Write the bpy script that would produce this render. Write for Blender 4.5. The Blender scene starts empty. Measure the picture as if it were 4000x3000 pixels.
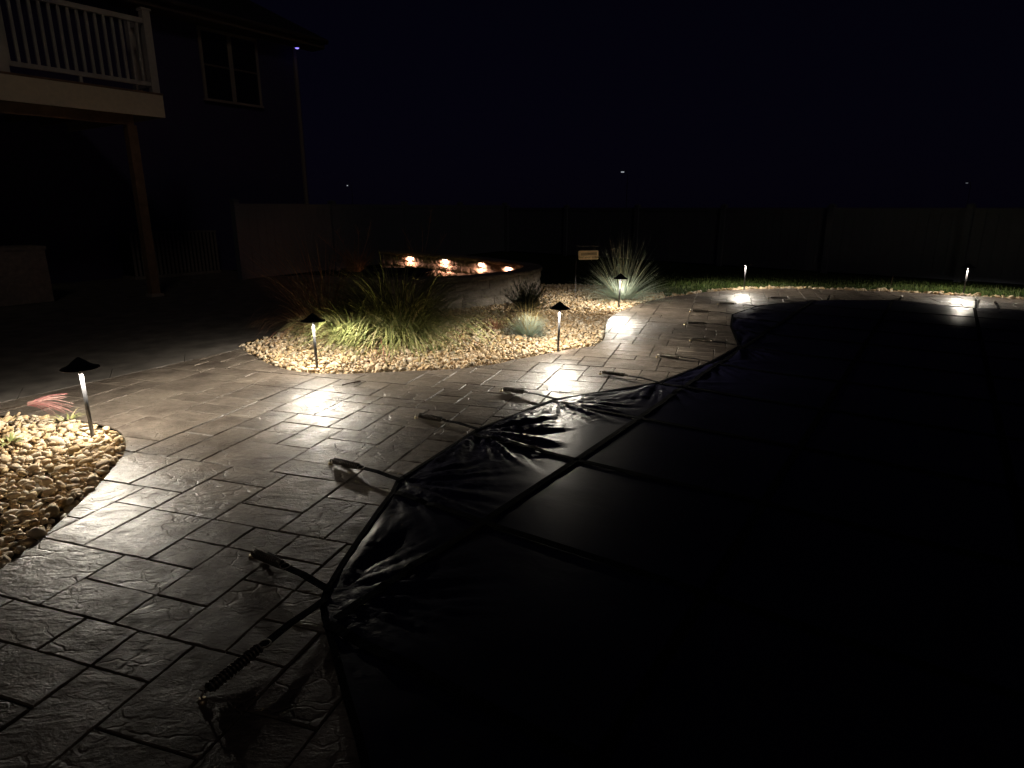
import bpy, bmesh, math, random
import numpy as np
from mathutils import Vector, Matrix
from mathutils.geometry import delaunay_2d_cdt, tessellate_polygon

random.seed(7)
rng = np.random.default_rng(7)
S = bpy.context.scene
COL = S.collection
R = math.radians

# ------------------------------------------------------------------ camera
CAM_H = 1.42
PITCH = R(15.4)
FPX = 2500.0                     # focal length in pixels of the 4000 px wide photograph
cam_d = bpy.data.cameras.new('camera')
cam_d.sensor_width = 36.0
cam_d.lens = FPX / 4000.0 * 36.0
cam_d.clip_start = 0.05
cam_d.clip_end = 600.0
cam = bpy.data.objects.new('camera', cam_d)
COL.objects.link(cam)
cam.location = (0, 0, CAM_H)
cam.rotation_euler = (math.pi / 2 - PITCH, 0, 0)
S.camera = cam

# ------------------------------------------------------------------ night sky
MOON_EL, MOON_AZ = R(32), R(158)         # azimuth clockwise from +Y
w = bpy.data.worlds.new('World')
S.world = w
w.use_nodes = True
nt = w.node_tree
nt.nodes.clear()
sky = nt.nodes.new('ShaderNodeTexSky')
sky.sky_type = 'NISHITA'
sky.sun_disc = False
sky.sun_elevation = MOON_EL
sky.sun_rotation = MOON_AZ
mul = nt.nodes.new('ShaderNodeMix')
mul.data_type = 'RGBA'
mul.blend_type = 'MULTIPLY'
mul.inputs['Factor'].default_value = 1.0
mul.inputs['B'].default_value = (0.62, 0.28, 1.0, 1)
bg = nt.nodes.new('ShaderNodeBackground')
bg.inputs['Strength'].default_value = 0.00060
wo = nt.nodes.new('ShaderNodeOutputWorld')
nt.links.new(sky.outputs[0], mul.inputs['A'])
flat = nt.nodes.new('ShaderNodeMix')          # thin overcast evens the night sky out
flat.data_type = 'RGBA'
flat.inputs['Factor'].default_value = 0.8
flat.inputs['B'].default_value = (1.6, 1.4, 4.8, 1)
nt.links.new(mul.outputs['Result'], flat.inputs['A'])
nt.links.new(flat.outputs['Result'], bg.inputs['Color'])
nt.links.new(bg.outputs[0], wo.inputs[0])

# ------------------------------------------------------------------ faint glow from behind (moon)
sun_d = bpy.data.lights.new('moon', 'SUN')
sun_d.energy = 0.050
sun_d.angle = R(8)
sun_d.color = (1.0, 0.84, 0.66)
sun = bpy.data.objects.new('moon', sun_d)
COL.objects.link(sun)
sdir = Vector((math.sin(MOON_AZ) * math.cos(MOON_EL), math.cos(MOON_AZ) * math.cos(MOON_EL), math.sin(MOON_EL)))
sun.rotation_euler = sdir.to_track_quat('Z', 'Y').to_euler()
sun.location = (0, -20, 20)

S.view_settings.view_transform = 'Standard'
S.view_settings.look = 'None'
S.view_settings.exposure = 0.0
S.view_settings.gamma = 1.0
S.cycles.use_denoising = True
S.cycles.sample_clamp_indirect = 6.0
S.cycles.max_bounces = 4
S.cycles.diffuse_bounces = 3

# ------------------------------------------------------------------ helpers
CP, SP = math.cos(PITCH), math.sin(PITCH)
FWD = Vector((0, CP, -SP)); UPV = Vector((0, SP, CP)); RGT = Vector((1, 0, 0))
EYE = Vector((0, 0, CAM_H))
def ray(px, py):
    return FWD + RGT * ((px - 2000) / FPX) - UPV * ((py - 1500) / FPX)
def G(px, py, z=0.0):                       # surveyed point on the level z
    d = ray(px, py)
    p = EYE + d * ((z - CAM_H) / d.z)
    return Vector((p.x, p.y, z))
def RP(px, py, p0, n):                      # surveyed point on a vertical plane
    d = ray(px, py)
    n = Vector((n[0], n[1], 0)); p0 = Vector((p0[0], p0[1], 0))
    return EYE + d * ((p0 - EYE).dot(n) / d.dot(n))
def P2(p): return (p.x, p.y)
def proj(p):
    v = Vector(p) - EYE
    z = v.dot(FWD)
    if z < 0.05: return None
    return (2000 + FPX * v.dot(RGT) / z, 1500 - FPX * v.dot(UPV) / z, z)

def tag(o, label=None, cat=None, group=None, kind=None):
    if label: o['label'] = label
    if cat: o['category'] = cat
    if group: o['group'] = group
    if kind: o['kind'] = kind
    return o
def empty(name, loc=(0, 0, 0), rz=0.0):
    o = bpy.data.objects.new(name, None)
    o.location = loc; o.rotation_euler = (0, 0, rz)
    COL.objects.link(o)
    return o
def link_mesh(name, me, mat=None, parent=None, loc=None):
    o = bpy.data.objects.new(name, me)
    COL.objects.link(o)
    if mat is not None and len(me.materials) == 0: me.materials.append(mat)
    if parent is not None: o.parent = parent
    if loc is not None: o.location = loc
    return o

class MB:
    def __init__(s): s.v = []; s.f = []
    def add(s, vs, fs):
        n = len(s.v); s.v += [tuple(v) for v in vs]; s.f += [tuple(i + n for i in f) for f in fs]; return s
    def box(s, c, size, rz=0.0, m=None):
        x, y, z = size[0] / 2, size[1] / 2, size[2] / 2
        vs = [Vector((a * x, b * y, e * z)) for a in (-1, 1) for b in (-1, 1) for e in (-1, 1)]
        M = m if m is not None else Matrix.Rotation(rz, 3, 'Z')
        vs = [M @ v + Vector(c) for v in vs]
        return s.add(vs, [(0, 1, 3, 2), (4, 6, 7, 5), (0, 4, 5, 1), (2, 3, 7, 6), (0, 2, 6, 4), (1, 5, 7, 3)])
    def tube(s, path, rad, sides=6, cap=True):
        path = [Vector(p) for p in path]; n = len(path)
        rads = rad if isinstance(rad, (list, tuple)) else [rad] * n
        t0 = (path[1] - path[0]).normalized()
        u = t0.orthogonal().normalized(); vs = []
        for i, p in enumerate(path):
            t = (path[min(i + 1, n - 1)] - path[max(i - 1, 0)])
            if t.length < 1e-9: t = t0
            t.normalize(); u = (u - t * u.dot(t)); u.normalize(); b = t.cross(u)
            for k in range(sides):
                a = 2 * math.pi * k / sides
                vs.append(p + (u * math.cos(a) + b * math.sin(a)) * rads[i])
        fs = [(i * sides + k, i * sides + (k + 1) % sides, (i + 1) * sides + (k + 1) % sides, (i + 1) * sides + k)
              for i in range(n - 1) for k in range(sides)]
        if cap: fs += [tuple(range(sides))[::-1], tuple((n - 1) * sides + k for k in range(sides))]
        return s.add(vs, fs)
    def lathe(s, prof, sides=24, c=(0, 0, 0)):
        n = len(prof); vs = []
        for r_, z in prof:
            for k in range(sides):
                a = 2 * math.pi * k / sides
                vs.append((c[0] + r_ * math.cos(a), c[1] + r_ * math.sin(a), c[2] + z))
        fs = [(i * sides + k, i * sides + (k + 1) % sides, (i + 1) * sides + (k + 1) % sides, (i + 1) * sides + k)
              for i in range(n - 1) for k in range(sides)]
        return s.add(vs, fs)
    def ribbon(s, path, width, thick, up=None):
        """a flat band with thickness lying along a path"""
        path = [Vector(p) for p in path]; n = len(path); vs = []
        for i, p in enumerate(path):
            t = (path[min(i + 1, n - 1)] - path[max(i - 1, 0)]).normalized()
            side = t.cross(Vector((0, 0, 1)))
            if side.length < 1e-6: side = Vector((1, 0, 0))
            side.normalize(); nn = side.cross(t).normalized(); h = side * (width / 2)
            vs += [p - h, p + h, p + h + nn * thick, p - h + nn * thick]
        fs = []
        for i in range(n - 1):
            a, b = i * 4, i * 4 + 4
            for k in range(4): fs.append((a + k, a + (k + 1) % 4, b + (k + 1) % 4, b + k))
        fs += [(3, 2, 1, 0), tuple((n - 1) * 4 + k for k in range(4))]
        return s.add(vs, fs)
    def prism(s, poly, z0, z1):
        n = len(poly)
        vs = [(p[0], p[1], z0) for p in poly] + [(p[0], p[1], z1) for p in poly]
        fs = [tuple(range(n))[::-1], tuple(range(n, 2 * n))] + [(i, (i + 1) % n, n + (i + 1) % n, n + i) for i in range(n)]
        return s.add(vs, fs)
    def mesh(s, name, smooth=False):
        me = bpy.data.meshes.new(name)
        me.from_pydata(s.v, [], s.f); me.update()
        if smooth:
            for p in me.polygons: p.use_smooth = True
        return me
    def build(s, name, mat, parent=None, smooth=False, loc=None):
        return link_mesh(name, s.mesh(name, smooth), mat, parent, loc)

def np_mesh(name, V, F, smooth=True, attr=None):
    """triangle or quad arrays -> mesh; attr: per-vertex RGB"""
    me = bpy.data.meshes.new(name)
    V = np.ascontiguousarray(V, dtype=np.float32); F = np.ascontiguousarray(F, dtype=np.int32)
    k = F.shape[1]
    me.vertices.add(len(V)); me.vertices.foreach_set('co', V.ravel())
    me.loops.add(F.size); me.loops.foreach_set('vertex_index', F.ravel())
    me.polygons.add(len(F))
    me.polygons.foreach_set('loop_start', np.arange(0, F.size, k, dtype=np.int32))
    if smooth: me.polygons.foreach_set('use_smooth', np.ones(len(F), dtype=bool))
    if attr is not None:
        a = me.attributes.new('tint', 'FLOAT_COLOR', 'POINT')
        c = np.ones((len(V), 4), dtype=np.float32); c[:, :3] = attr
        a.data.foreach_set('color', c.ravel())
    me.update(calc_edges=True); me.validate()
    return me

def inside(poly, x, y):
    c = False; n = len(poly); j = n - 1
    for i in range(n):
        xi, yi = poly[i]; xj, yj = poly[j]
        if (yi > y) != (yj > y) and x < (xj - xi) * (y - yi) / (yj - yi) + xi: c = not c
        j = i
    return c
def inside_np(poly, X, Y):
    c = np.zeros(X.shape, dtype=bool); n = len(poly); j = n - 1
    for i in range(n):
        xi, yi = poly[i]; xj, yj = poly[j]
        if yi != yj:
            c ^= ((yi > Y) != (yj > Y)) & (X < (xj - xi) * (Y - yi) / (yj - yi) + xi)
        j = i
    return c
def edge_dist(poly, X, Y, closed=True):
    D = np.full(X.shape, 1e9); n = len(poly)
    for i in range(n if closed else n - 1):
        ax, ay = poly[i]; bx, by = poly[(i + 1) % n]
        dx, dy = bx - ax, by - ay
        L = dx * dx + dy * dy + 1e-12
        t = np.clip(((X - ax) * dx + (Y - ay) * dy) / L, 0, 1)
        D = np.minimum(D, np.hypot(X - ax - t * dx, Y - ay - t * dy))
    return D
def catmull(pts, step):
    pts = [Vector((p[0], p[1])) for p in pts]; out = []
    for i in range(len(pts) - 1):
        p0 = pts[max(i - 1, 0)]; p1 = pts[i]; p2 = pts[i + 1]; p3 = pts[min(i + 2, len(pts) - 1)]
        m = max(1, int((p2 - p1).length / step))
        for k in range(m):
            t = k / m
            out.append(0.5 * ((2 * p1) + (p2 - p0) * t + (2 * p0 - 5 * p1 + 4 * p2 - p3) * t * t + (3 * p1 - p0 - 3 * p2 + p3) * t ** 3))
    out.append(pts[-1])
    return [(p.x, p.y) for p in out]

# ------------------------------------------------------------------ materials
def new_mat(name):
    m = bpy.data.materials.new(name); m.use_nodes = True
    t = m.node_tree; b = t.nodes['Principled BSDF']
    return m, t, b
def N(t, kind, **kw):
    n = t.nodes.new(kind)
    for k, v in kw.items():
        if hasattr(n, k) and k not in n.inputs: setattr(n, k, v)
        else: n.inputs[k].default_value = v
    return n
def ramp(t, src, stops):
    r = t.nodes.new('ShaderNodeValToRGB')
    e = r.color_ramp.elements
    while len(e) > 1: e.remove(e[-1])
    e[0].position = stops[0][0]; e[0].color = (*stops[0][1], 1)
    for p, c in stops[1:]:
        q = e.new(p); q.color = (*c, 1)
    t.links.new(src, r.inputs['Fac'])
    return r.outputs['Color']
def bump(t, b, h, strength=0.5, dist=0.01, prev=None):
    n = t.nodes.new('ShaderNodeBump')
    n.inputs['Strength'].default_value = strength; n.inputs['Distance'].default_value = dist
    t.links.new(h, n.inputs['Height'])
    if prev is not None: t.links.new(prev, n.inputs['Normal'])
    t.links.new(n.outputs[0], b.inputs['Normal'])
    return n.outputs[0]
def simple(name, col, rough=0.6, spec=0.5, metal=0.0, var=0.12, scale=18.0, bmp=0.0):
    m, t, b = new_mat(name)
    tc = N(t, 'ShaderNodeTexCoord'); nz = N(t, 'ShaderNodeTexNoise', Scale=scale, Detail=5.0)
    t.links.new(tc.outputs['Object'], nz.inputs['Vector'])
    lo = tuple(c * (1 - var * 2) for c in col); hi = tuple(min(1, c * (1 + var * 2)) for c in col)
    t.links.new(ramp(t, nz.outputs['Fac'], [(0.3, lo), (0.7, hi)]), b.inputs['Base Color'])
    b.inputs['Roughness'].default_value = rough
    b.inputs['Specular IOR Level'].default_value = spec
    b.inputs['Metallic'].default_value = metal
    if bmp: bump(t, b, nz.outputs['Fac'], bmp, 0.01)
    return m
def emis(name, col, strength):
    m, t, b = new_mat(name)
    b.inputs['Base Color'].default_value = (*col, 1)
    b.inputs['Emission Color'].default_value = (*col, 1)
    b.inputs['Emission Strength'].default_value = strength
    return m

def paving_mat():
    m, t, b = new_mat('stamped_concrete')
    L = t.links
    tc = N(t, 'ShaderNodeTexCoord'); oi = N(t, 'ShaderNodeObjectInfo')
    mulv = N(t, 'ShaderNodeMath', operation='MULTIPLY'); mulv.inputs[1].default_value = 37.0
    L.new(oi.outputs['Random'], mulv.inputs[0])
    addv = N(t, 'ShaderNodeVectorMath', operation='ADD')
    L.new(tc.outputs['Object'], addv.inputs[0]); L.new(mulv.outputs[0], addv.inputs[1])
    mp = N(t, 'ShaderNodeMapping'); mp.inputs['Rotation'].default_value = (0, 0, R(-35)); mp.inputs['Scale'].default_value = (1.0, 2.1, 1.0)
    L.new(addv.outputs[0], mp.inputs['Vector'])
    # colour: release powder mottling
    n1 = N(t, 'ShaderNodeTexNoise', Scale=3.2, Detail=6.0, Roughness=0.62)
    L.new(addv.outputs[0], n1.inputs['Vector'])
    n2 = N(t, 'ShaderNodeTexNoise', Scale=26.0, Detail=5.0, Roughness=0.7)
    L.new(mp.outputs[0], n2.inputs['Vector'])
    c1 = ramp(t, n1.outputs['Fac'], [(0.30, (0.075, 0.058, 0.046)), (0.50, (0.172, 0.142, 0.115)), (0.75, (0.262, 0.222, 0.178))])
    c2 = ramp(t, n2.outputs['Fac'], [(0.35, (0.50, 0.48, 0.47)), (0.62, (1.0, 1.0, 1.0))])
    mx = N(t, 'ShaderNodeMix', data_type='RGBA', blend_type='MULTIPLY'); mx.inputs['Factor'].default_value = 0.75
    L.new(c1, mx.inputs['A']); L.new(c2, mx.inputs['B'])
    tone = N(t, 'ShaderNodeMapRange'); tone.inputs['To Min'].default_value = 0.8; tone.inputs['To Max'].default_value = 1.15
    L.new(oi.outputs['Random'], tone.inputs['Value'])
    mt = N(t, 'ShaderNodeVectorMath', operation='SCALE')
    L.new(mx.outputs['Result'], mt.inputs[0]); L.new(tone.outputs[0], mt.inputs['Scale'])
    L.new(mt.outputs[0], b.inputs['Base Color'])
    # relief: slate ledges, pitting
    led = N(t, 'ShaderNodeTexNoise', Scale=2.6, Detail=3.0, Roughness=0.5, Distortion=1.6)
    L.new(mp.outputs[0], led.inputs['Vector'])
    led_r = t.nodes.new('ShaderNodeValToRGB'); led_r.color_ramp.interpolation = 'LINEAR'
    e = led_r.color_ramp.elements
    e[0].position = 0.30; e[0].color = (0, 0, 0, 1); e[1].position = 0.40; e[1].color = (0.35, 0.35, 0.35, 1)
    for p, v in ((0.47, 0.38), (0.49, 0.62), (0.56, 0.66), (0.60, 0.92), (0.75, 1.0)):
        q = e.new(p); q.color = (v, v, v, 1)
    L.new(led.outputs['Fac'], led_r.inputs['Fac'])
    rid = N(t, 'ShaderNodeTexNoise', Scale=7.0, Detail=7.0, Roughness=0.62, Distortion=0.5)
    L.new(mp.outputs[0], rid.inputs['Vector'])
    wob = N(t, 'ShaderNodeTexNoise', Scale=4.0, Detail=3.0); L.new(addv.outputs[0], wob.inputs['Vector'])
    wsc = N(t, 'ShaderNodeVectorMath', operation='SCALE'); wsc.inputs['Scale'].default_value = 0.45; L.new(wob.outputs['Color'], wsc.inputs[0])
    wad = N(t, 'ShaderNodeVectorMath', operation='ADD'); L.new(mp.outputs[0], wad.inputs[0]); L.new(wsc.outputs[0], wad.inputs[1])
    vor = N(t, 'ShaderNodeTexVoronoi', feature='DISTANCE_TO_EDGE', Scale=4.5); L.new(wad.outputs[0], vor.inputs['Vector'])
    crk = t.nodes.new('ShaderNodeValToRGB'); ce = crk.color_ramp.elements
    ce[0].position = 0.0; ce[0].color = (0, 0, 0, 1); ce[1].position = 0.045; ce[1].color = (1, 1, 1, 1)
    L.new(vor.outputs['Distance'], crk.inputs['Fac'])
    msk = N(t, 'ShaderNodeTexNoise', Scale=2.0, Detail=2.0); L.new(addv.outputs[0], msk.inputs['Vector'])
    mskr = t.nodes.new('ShaderNodeValToRGB'); me_ = mskr.color_ramp.elements; me_[0].position = 0.46; me_[1].position = 0.58
    L.new(msk.outputs['Fac'], mskr.inputs['Fac'])
    crm = N(t, 'ShaderNodeMath', operation='MAXIMUM'); inv = N(t, 'ShaderNodeMath', operation='SUBTRACT'); inv.inputs[0].default_value = 1.0
    L.new(mskr.outputs['Color'], inv.inputs[1]); L.new(crk.outputs['Color'], crm.inputs[0]); L.new(inv.outputs[0], crm.inputs[1])
    pit = N(t, 'ShaderNodeTexNoise', Scale=95.0, Detail=3.0)
    L.new(addv.outputs[0], pit.inputs['Vector'])
    k1 = bump(t, b, led_r.outputs['Color'], 0.5, 0.008)
    k2 = bump(t, b, rid.outputs['Fac'], 0.5, 0.022, k1)
    k2b = bump(t, b, crm.outputs[0], 0.6, 0.008, k2)
    fin_ = N(t, 'ShaderNodeTexNoise', Scale=34.0, Detail=5.0, Roughness=0.75)
    L.new(mp.outputs[0], fin_.inputs['Vector'])
    k2c = bump(t, b, fin_.outputs['Fac'], 0.42, 0.010, k2b)
    k3 = bump(t, b, pit.outputs['Fac'], 0.40, 0.005, k2c)
    rr = N(t, 'ShaderNodeMapRange'); rr.inputs['To Min'].default_value = 0.27; rr.inputs['To Max'].default_value = 0.68
    n4 = N(t, 'ShaderNodeTexNoise', Scale=9.0, Detail=6.0, Roughness=0.7); L.new(addv.outputs[0], n4.inputs['Vector'])
    rr.inputs['From Min'].default_value = 0.3; rr.inputs['From Max'].default_value = 0.7
    L.new(n4.outputs['Fac'], rr.inputs['Value']); L.new(rr.outputs[0], b.inputs['Roughness'])
    b.inputs['Specular IOR Level'].default_value = 0.30
    return m
def stone_mat(name, per_object):
    m, t, b = new_mat(name)
    L = t.links
    tc = N(t, 'ShaderNodeTexCoord')
    nz = N(t, 'ShaderNodeTexNoise', Scale=26.0, Detail=5.0, Roughness=0.65)
    L.new(tc.outputs['Object'], nz.inputs['Vector'])
    if per_object:
        oi = N(t, 'ShaderNodeObjectInfo')
        base = ramp(t, oi.outputs['Random'], STONE_STOPS)
    else:
        at = N(t, 'ShaderNodeAttribute', attribute_name='tint'); base = at.outputs['Color']
    c2 = ramp(t, nz.outputs['Fac'], [(0.32, (0.62, 0.58, 0.52)), (0.62, (1.0, 1.0, 1.0))])
    mx = N(t, 'ShaderNodeMix', data_type='RGBA', blend_type='MULTIPLY'); mx.inputs['Factor'].default_value = 0.8
    L.new(base, mx.inputs['A']); L.new(c2, mx.inputs['B'])
    L.new(mx.outputs['Result'], b.inputs['Base Color'])
    bump(t, b, nz.outputs['Fac'], 0.35, 0.008)
    b.inputs['Roughness'].default_value = 0.78; b.inputs['Specular IOR Level'].default_value = 0.22
    return m
STONE_STOPS = [(0.0, (0.40, 0.27, 0.14)), (0.10, (0.54, 0.40, 0.22)), (0.3, (0.56, 0.42, 0.265)), (0.5, (0.62, 0.49, 0.335)),
               (0.7, (0.65, 0.54, 0.40)), (0.8, (0.52, 0.46, 0.37)), (0.9, (0.58, 0.41, 0.24)), (1.0, (0.70, 0.63, 0.51))]
def stone_tints(u):
    pos = np.array([p for p, c in STONE_STOPS]); cs = np.array([c for p, c in STONE_STOPS])
    return np.stack([np.interp(u, pos, cs[:, k]) for k in range(3)], axis=1)

def block_mat(name, lo, hi):
    m, t, b = new_mat(name); L = t.links
    tc = N(t, 'ShaderNodeTexCoord'); oi = N(t, 'ShaderNodeObjectInfo')
    add = N(t, 'ShaderNodeVectorMath', operation='ADD')
    sc = N(t, 'ShaderNodeMath', operation='MULTIPLY'); sc.inputs[1].default_value = 29.0
    L.new(oi.outputs['Random'], sc.inputs[0]); L.new(tc.outputs['Object'], add.inputs[0]); L.new(sc.outputs[0], add.inputs[1])
    nz = N(t, 'ShaderNodeTexNoise', Scale=14.0, Detail=7.0, Roughness=0.7); L.new(add.outputs[0], nz.inputs['Vector'])
    c = ramp(t, nz.outputs['Fac'], [(0.3, lo), (0.7, hi)])
    tone = N(t, 'ShaderNodeMapRange'); tone.inputs['To Min'].default_value = 0.72; tone.inputs['To Max'].default_value = 1.2
    L.new(oi.outputs['Random'], tone.inputs['Value'])
    mt = N(t, 'ShaderNodeVectorMath', operation='SCALE'); L.new(c, mt.inputs[0]); L.new(tone.outputs[0], mt.inputs['Scale'])
    L.new(mt.outputs[0], b.inputs['Base Color'])
    bump(t, b, nz.outputs['Fac'], 0.9, 0.03)
    b.inputs['Roughness'].default_value = 0.85; b.inputs['Specular IOR Level'].default_value = 0.30
    return m
def blade_mat(name, stops, rough=0.5, trans=0.0):
    """colour of each blade comes from its own tint attribute (r = random per blade, g = place along the blade)"""
    m, t, b = new_mat(name); L = t.links
    at = N(t, 'ShaderNodeAttribute', attribute_name='tint')
    sp = N(t, 'ShaderNodeSeparateColor'); L.new(at.outputs['Color'], sp.inputs[0])
    L.new(ramp(t, sp.outputs[0], stops), b.inputs['Base Color'])
    b.inputs['Roughness'].default_value = rough; b.inputs['Specular IOR Level'].default_value = 0.3
    return m
def cover_mat():
    m, t, b = new_mat('cover_vinyl'); L = t.links
    tc = N(t, 'ShaderNodeTexCoord')
    mp = N(t, 'ShaderNodeMapping'); mp.inputs['Rotation'].default_value = (0, 0, R(-56)); mp.inputs['Scale'].default_value = (6, 70, 1)
    L.new(tc.outputs['Object'], mp.inputs['Vector'])
    wv = N(t, 'ShaderNodeTexNoise', Scale=3.0, Detail=3.0); L.new(mp.outputs[0], wv.inputs['Vector'])
    cr = N(t, 'ShaderNodeTexNoise', Scale=2.2, Detail=6.0, Roughness=0.55, Distortion=0.8); L.new(tc.outputs['Object'], cr.inputs['Vector'])
    L.new(ramp(t, cr.outputs['Fac'], [(0.35, (0.008, 0.008, 0.024)), (0.7, (0.014, 0.013, 0.040))]), b.inputs['Base Color'])
    k1 = bump(t, b, cr.outputs['Fac'], 0.14, 0.03)
    at = N(t, 'ShaderNodeAttribute', attribute_name='crease')
    fo = N(t, 'ShaderNodeTexNoise', Scale=11.0, Detail=4.0, Roughness=0.55, Distortion=1.2); L.new(tc.outputs['Object'], fo.inputs['Vector'])
    fm = N(t, 'ShaderNodeMath', operation='MULTIPLY'); L.new(fo.outputs['Fac'], fm.inputs[0]); L.new(at.outputs['Fac'], fm.inputs[1])
    k1 = bump(t, b, fm.outputs[0], 0.6, 0.04, k1)
    bump(t, b, wv.outputs['Fac'], 0.12, 0.004, k1)
    b.inputs['Roughness'].default_value = 0.36; b.inputs['Specular IOR Level'].default_value = 0.30
    return m

M = {}
M['paving'] = paving_mat()
M['grout'] = simple('grout', (0.06, 0.052, 0.045), 0.75, 0.3, bmp=0.3)
M['band'] = simple('border_concrete', (0.14, 0.125, 0.11), 0.6, 0.35, scale=5, var=0.2, bmp=0.25)
M['soil'] = simple('soil', (0.10, 0.075, 0.048), 0.95, 0.1, bmp=0.5)
M['lawn'] = simple('lawn_ground', (0.022, 0.035, 0.010), 0.95, 0.1, scale=6)
M['stone'] = stone_mat('river_stone', True)
M['stone_mass'] = stone_mat('river_stone_mass', False)
M['block'] = block_mat('split_block', (0.17, 0.145, 0.12), (0.34, 0.30, 0.25))
M['cap'] = block_mat('cap_stone', (0.15, 0.13, 0.11), (0.27, 0.24, 0.20))
M['black'] = simple('black_metal', (0.012, 0.012, 0.013), 0.45, 0.4)
M['stem'] = simple('bronze_metal', (0.06, 0.06, 0.064), 0.38, 0.5, 0.0)
M['lens'] = emis('lamp_lens', (1.0, 0.95, 0.86), 2.2)
M['cover'] = cover_mat()
M['strap'] = simple('webbing', (0.005, 0.005, 0.007), 0.85, 0.04, scale=90, bmp=0.4)
M['spring'] = simple('spring_steel', (0.20, 0.17, 0.14), 0.35, 0.5, 0.85)
M['sleeve'] = simple('spring_sleeve', (0.012, 0.011, 0.012), 0.5, 0.4)
M['brass'] = simple('anchor_brass', (0.45, 0.36, 0.22), 0.4, 0.5, 0.8)
M['white'] = simple('white_vinyl', (0.46, 0.44, 0.42), 0.55, 0.3, var=0.03)
M['fascia'] = simple('cream_fascia', (0.78, 0.68, 0.52), 0.6, 0.3, var=0.03)
M['wood'] = simple('brown_wood', (0.20, 0.13, 0.085), 0.8, 0.2, scale=9)
M['siding'] = simple('navy_siding', (0.055, 0.046, 0.125), 0.75, 0.2, var=0.05)
M['roof'] = simple('roof_shingle', (0.03, 0.03, 0.034), 0.9, 0.1)
M['trim'] = simple('window_trim', (0.27, 0.23, 0.20), 0.6, 0.3, var=0.03)
M['eave'] = simple('eave_board', (0.13, 0.10, 0.08), 0.7, 0.2, var=0.05)
M['glass'] = simple('dark_glass', (0.008, 0.008, 0.012), 0.08, 0.5, var=0.0)
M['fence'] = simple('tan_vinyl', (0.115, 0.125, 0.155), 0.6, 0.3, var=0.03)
M['unit'] = simple('grey_unit', (0.20, 0.17, 0.15), 0.6, 0.3)
M['green_blade'] = blade_mat('green_blade', [(0.0, (0.11, 0.13, 0.045)), (0.5, (0.22, 0.245, 0.085)), (0.8, (0.34, 0.345, 0.135)), (1.0, (0.46, 0.39, 0.22))])
M['red_blade'] = blade_mat('red_blade', [(0.0, (0.17, 0.10, 0.045)), (0.5, (0.32, 0.15, 0.10)), (0.8, (0.24, 0.18, 0.06)), (1.0, (0.42, 0.24, 0.16))])
M['blue_blade'] = blade_mat('blue_blade', [(0.0, (0.30, 0.37, 0.29)), (0.5, (0.48, 0.56, 0.47)), (0.85, (0.58, 0.64, 0.52)), (1.0, (0.52, 0.48, 0.26))])
M['fescue_blade'] = blade_mat('fescue_blade', [(0.0, (0.24, 0.31, 0.26)), (0.6, (0.38, 0.47, 0.40)), (1.0, (0.48, 0.52, 0.42))])
M['straw_blade'] = blade_mat('straw_blade', [(0.0, (0.30, 0.23, 0.09)), (1.0, (0.46, 0.38, 0.18))])
M['needle'] = blade_mat('needle', [(0.0, (0.018, 0.028, 0.014)), (1.0, (0.05, 0.06, 0.028))])
M['lawn_blade'] = blade_mat('lawn_blade', [(0.0, (0.028, 0.055, 0.010)), (0.6, (0.058, 0.095, 0.018)), (1.0, (0.13, 0.145, 0.045))])
M['pink_blade'] = blade_mat('pink_blade', [(0.0, (0.38, 0.12, 0.13)), (0.6, (0.48, 0.22, 0.21)), (1.0, (0.56, 0.36, 0.32))])
M['dead_red'] = blade_mat('dead_red', [(0.0, (0.22, 0.06, 0.04)), (1.0, (0.42, 0.16, 0.11))])
M['plume'] = blade_mat('plume', [(0.0, (0.34, 0.17, 0.12)), (1.0, (0.5, 0.32, 0.24))])
M['twig'] = simple('twig_bark', (0.05, 0.03, 0.02), 0.9, 0.1)
M['leaf'] = simple('dry_leaf', (0.28, 0.10, 0.03), 0.8, 0.2)
M['scrap'] = simple('leaf_scrap', (0.40, 0.34, 0.24), 0.8, 0.2)
M['sign_wood'] = simple('sign_wood', (0.80, 0.66, 0.44), 0.65, 0.3, scale=7, var=0.05)
M['ink'] = simple('sign_ink', (0.03, 0.022, 0.016), 0.8, 0.1)
M['ink_soft'] = simple('sign_ink_soft', (0.16, 0.11, 0.06), 0.8, 0.1)
M['led_warm'] = emis('hardscape_led', (1.0, 0.74, 0.55), 3.0)
M['led_blue'] = emis('blue_led', (0.28, 0.22, 1.0), 1.6)
M['street'] = emis('street_lamp_glow', (0.85, 0.92, 1.0), 0.35)
M['street_dim'] = emis('street_lamp_dim', (0.8, 0.88, 1.0), 0.10)

# ------------------------------------------------------------------ surveyed outlines
LEFT_EDGE = [P2(G(*p)) for p in ((0, 2226), (108, 2142), (211, 2058), (301, 1973), (386, 1892), (440, 1829), (476, 1780), (491, 1750),
             (488, 1714), (458, 1678), (386, 1655), (283, 1640), (181, 1630), (60, 1619), (0, 1619))]
BED_EDGE = [P2(G(*p)) for p in ((930, 1352), (964, 1376), (1011, 1400), (1050, 1421), (1100, 1439), (1161, 1451), (1242, 1459), (1344, 1460),
            (1446, 1457), (1547, 1451), (1649, 1447), (1792, 1439), (1873, 1430), (1954, 1418), (2004, 1405), (2081, 1392), (2171, 1374),
            (2239, 1362), (2307, 1353), (2345, 1338), (2361, 1318), (2366, 1286), (2372, 1254), (2388, 1236), (2420, 1218), (2465, 1200),
            (2533, 1177), (2600, 1162))]
FAR_EDGE = [P2(G(*p)) for p in ((2600, 1162), (2695, 1149), (2790, 1138), (2885, 1131), (2980, 1128), (3106, 1127), (3233, 1130), (3359, 1135),
            (3486, 1139), (3613, 1146), (3739, 1154), (3866, 1160), (4000, 1170))]
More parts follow.
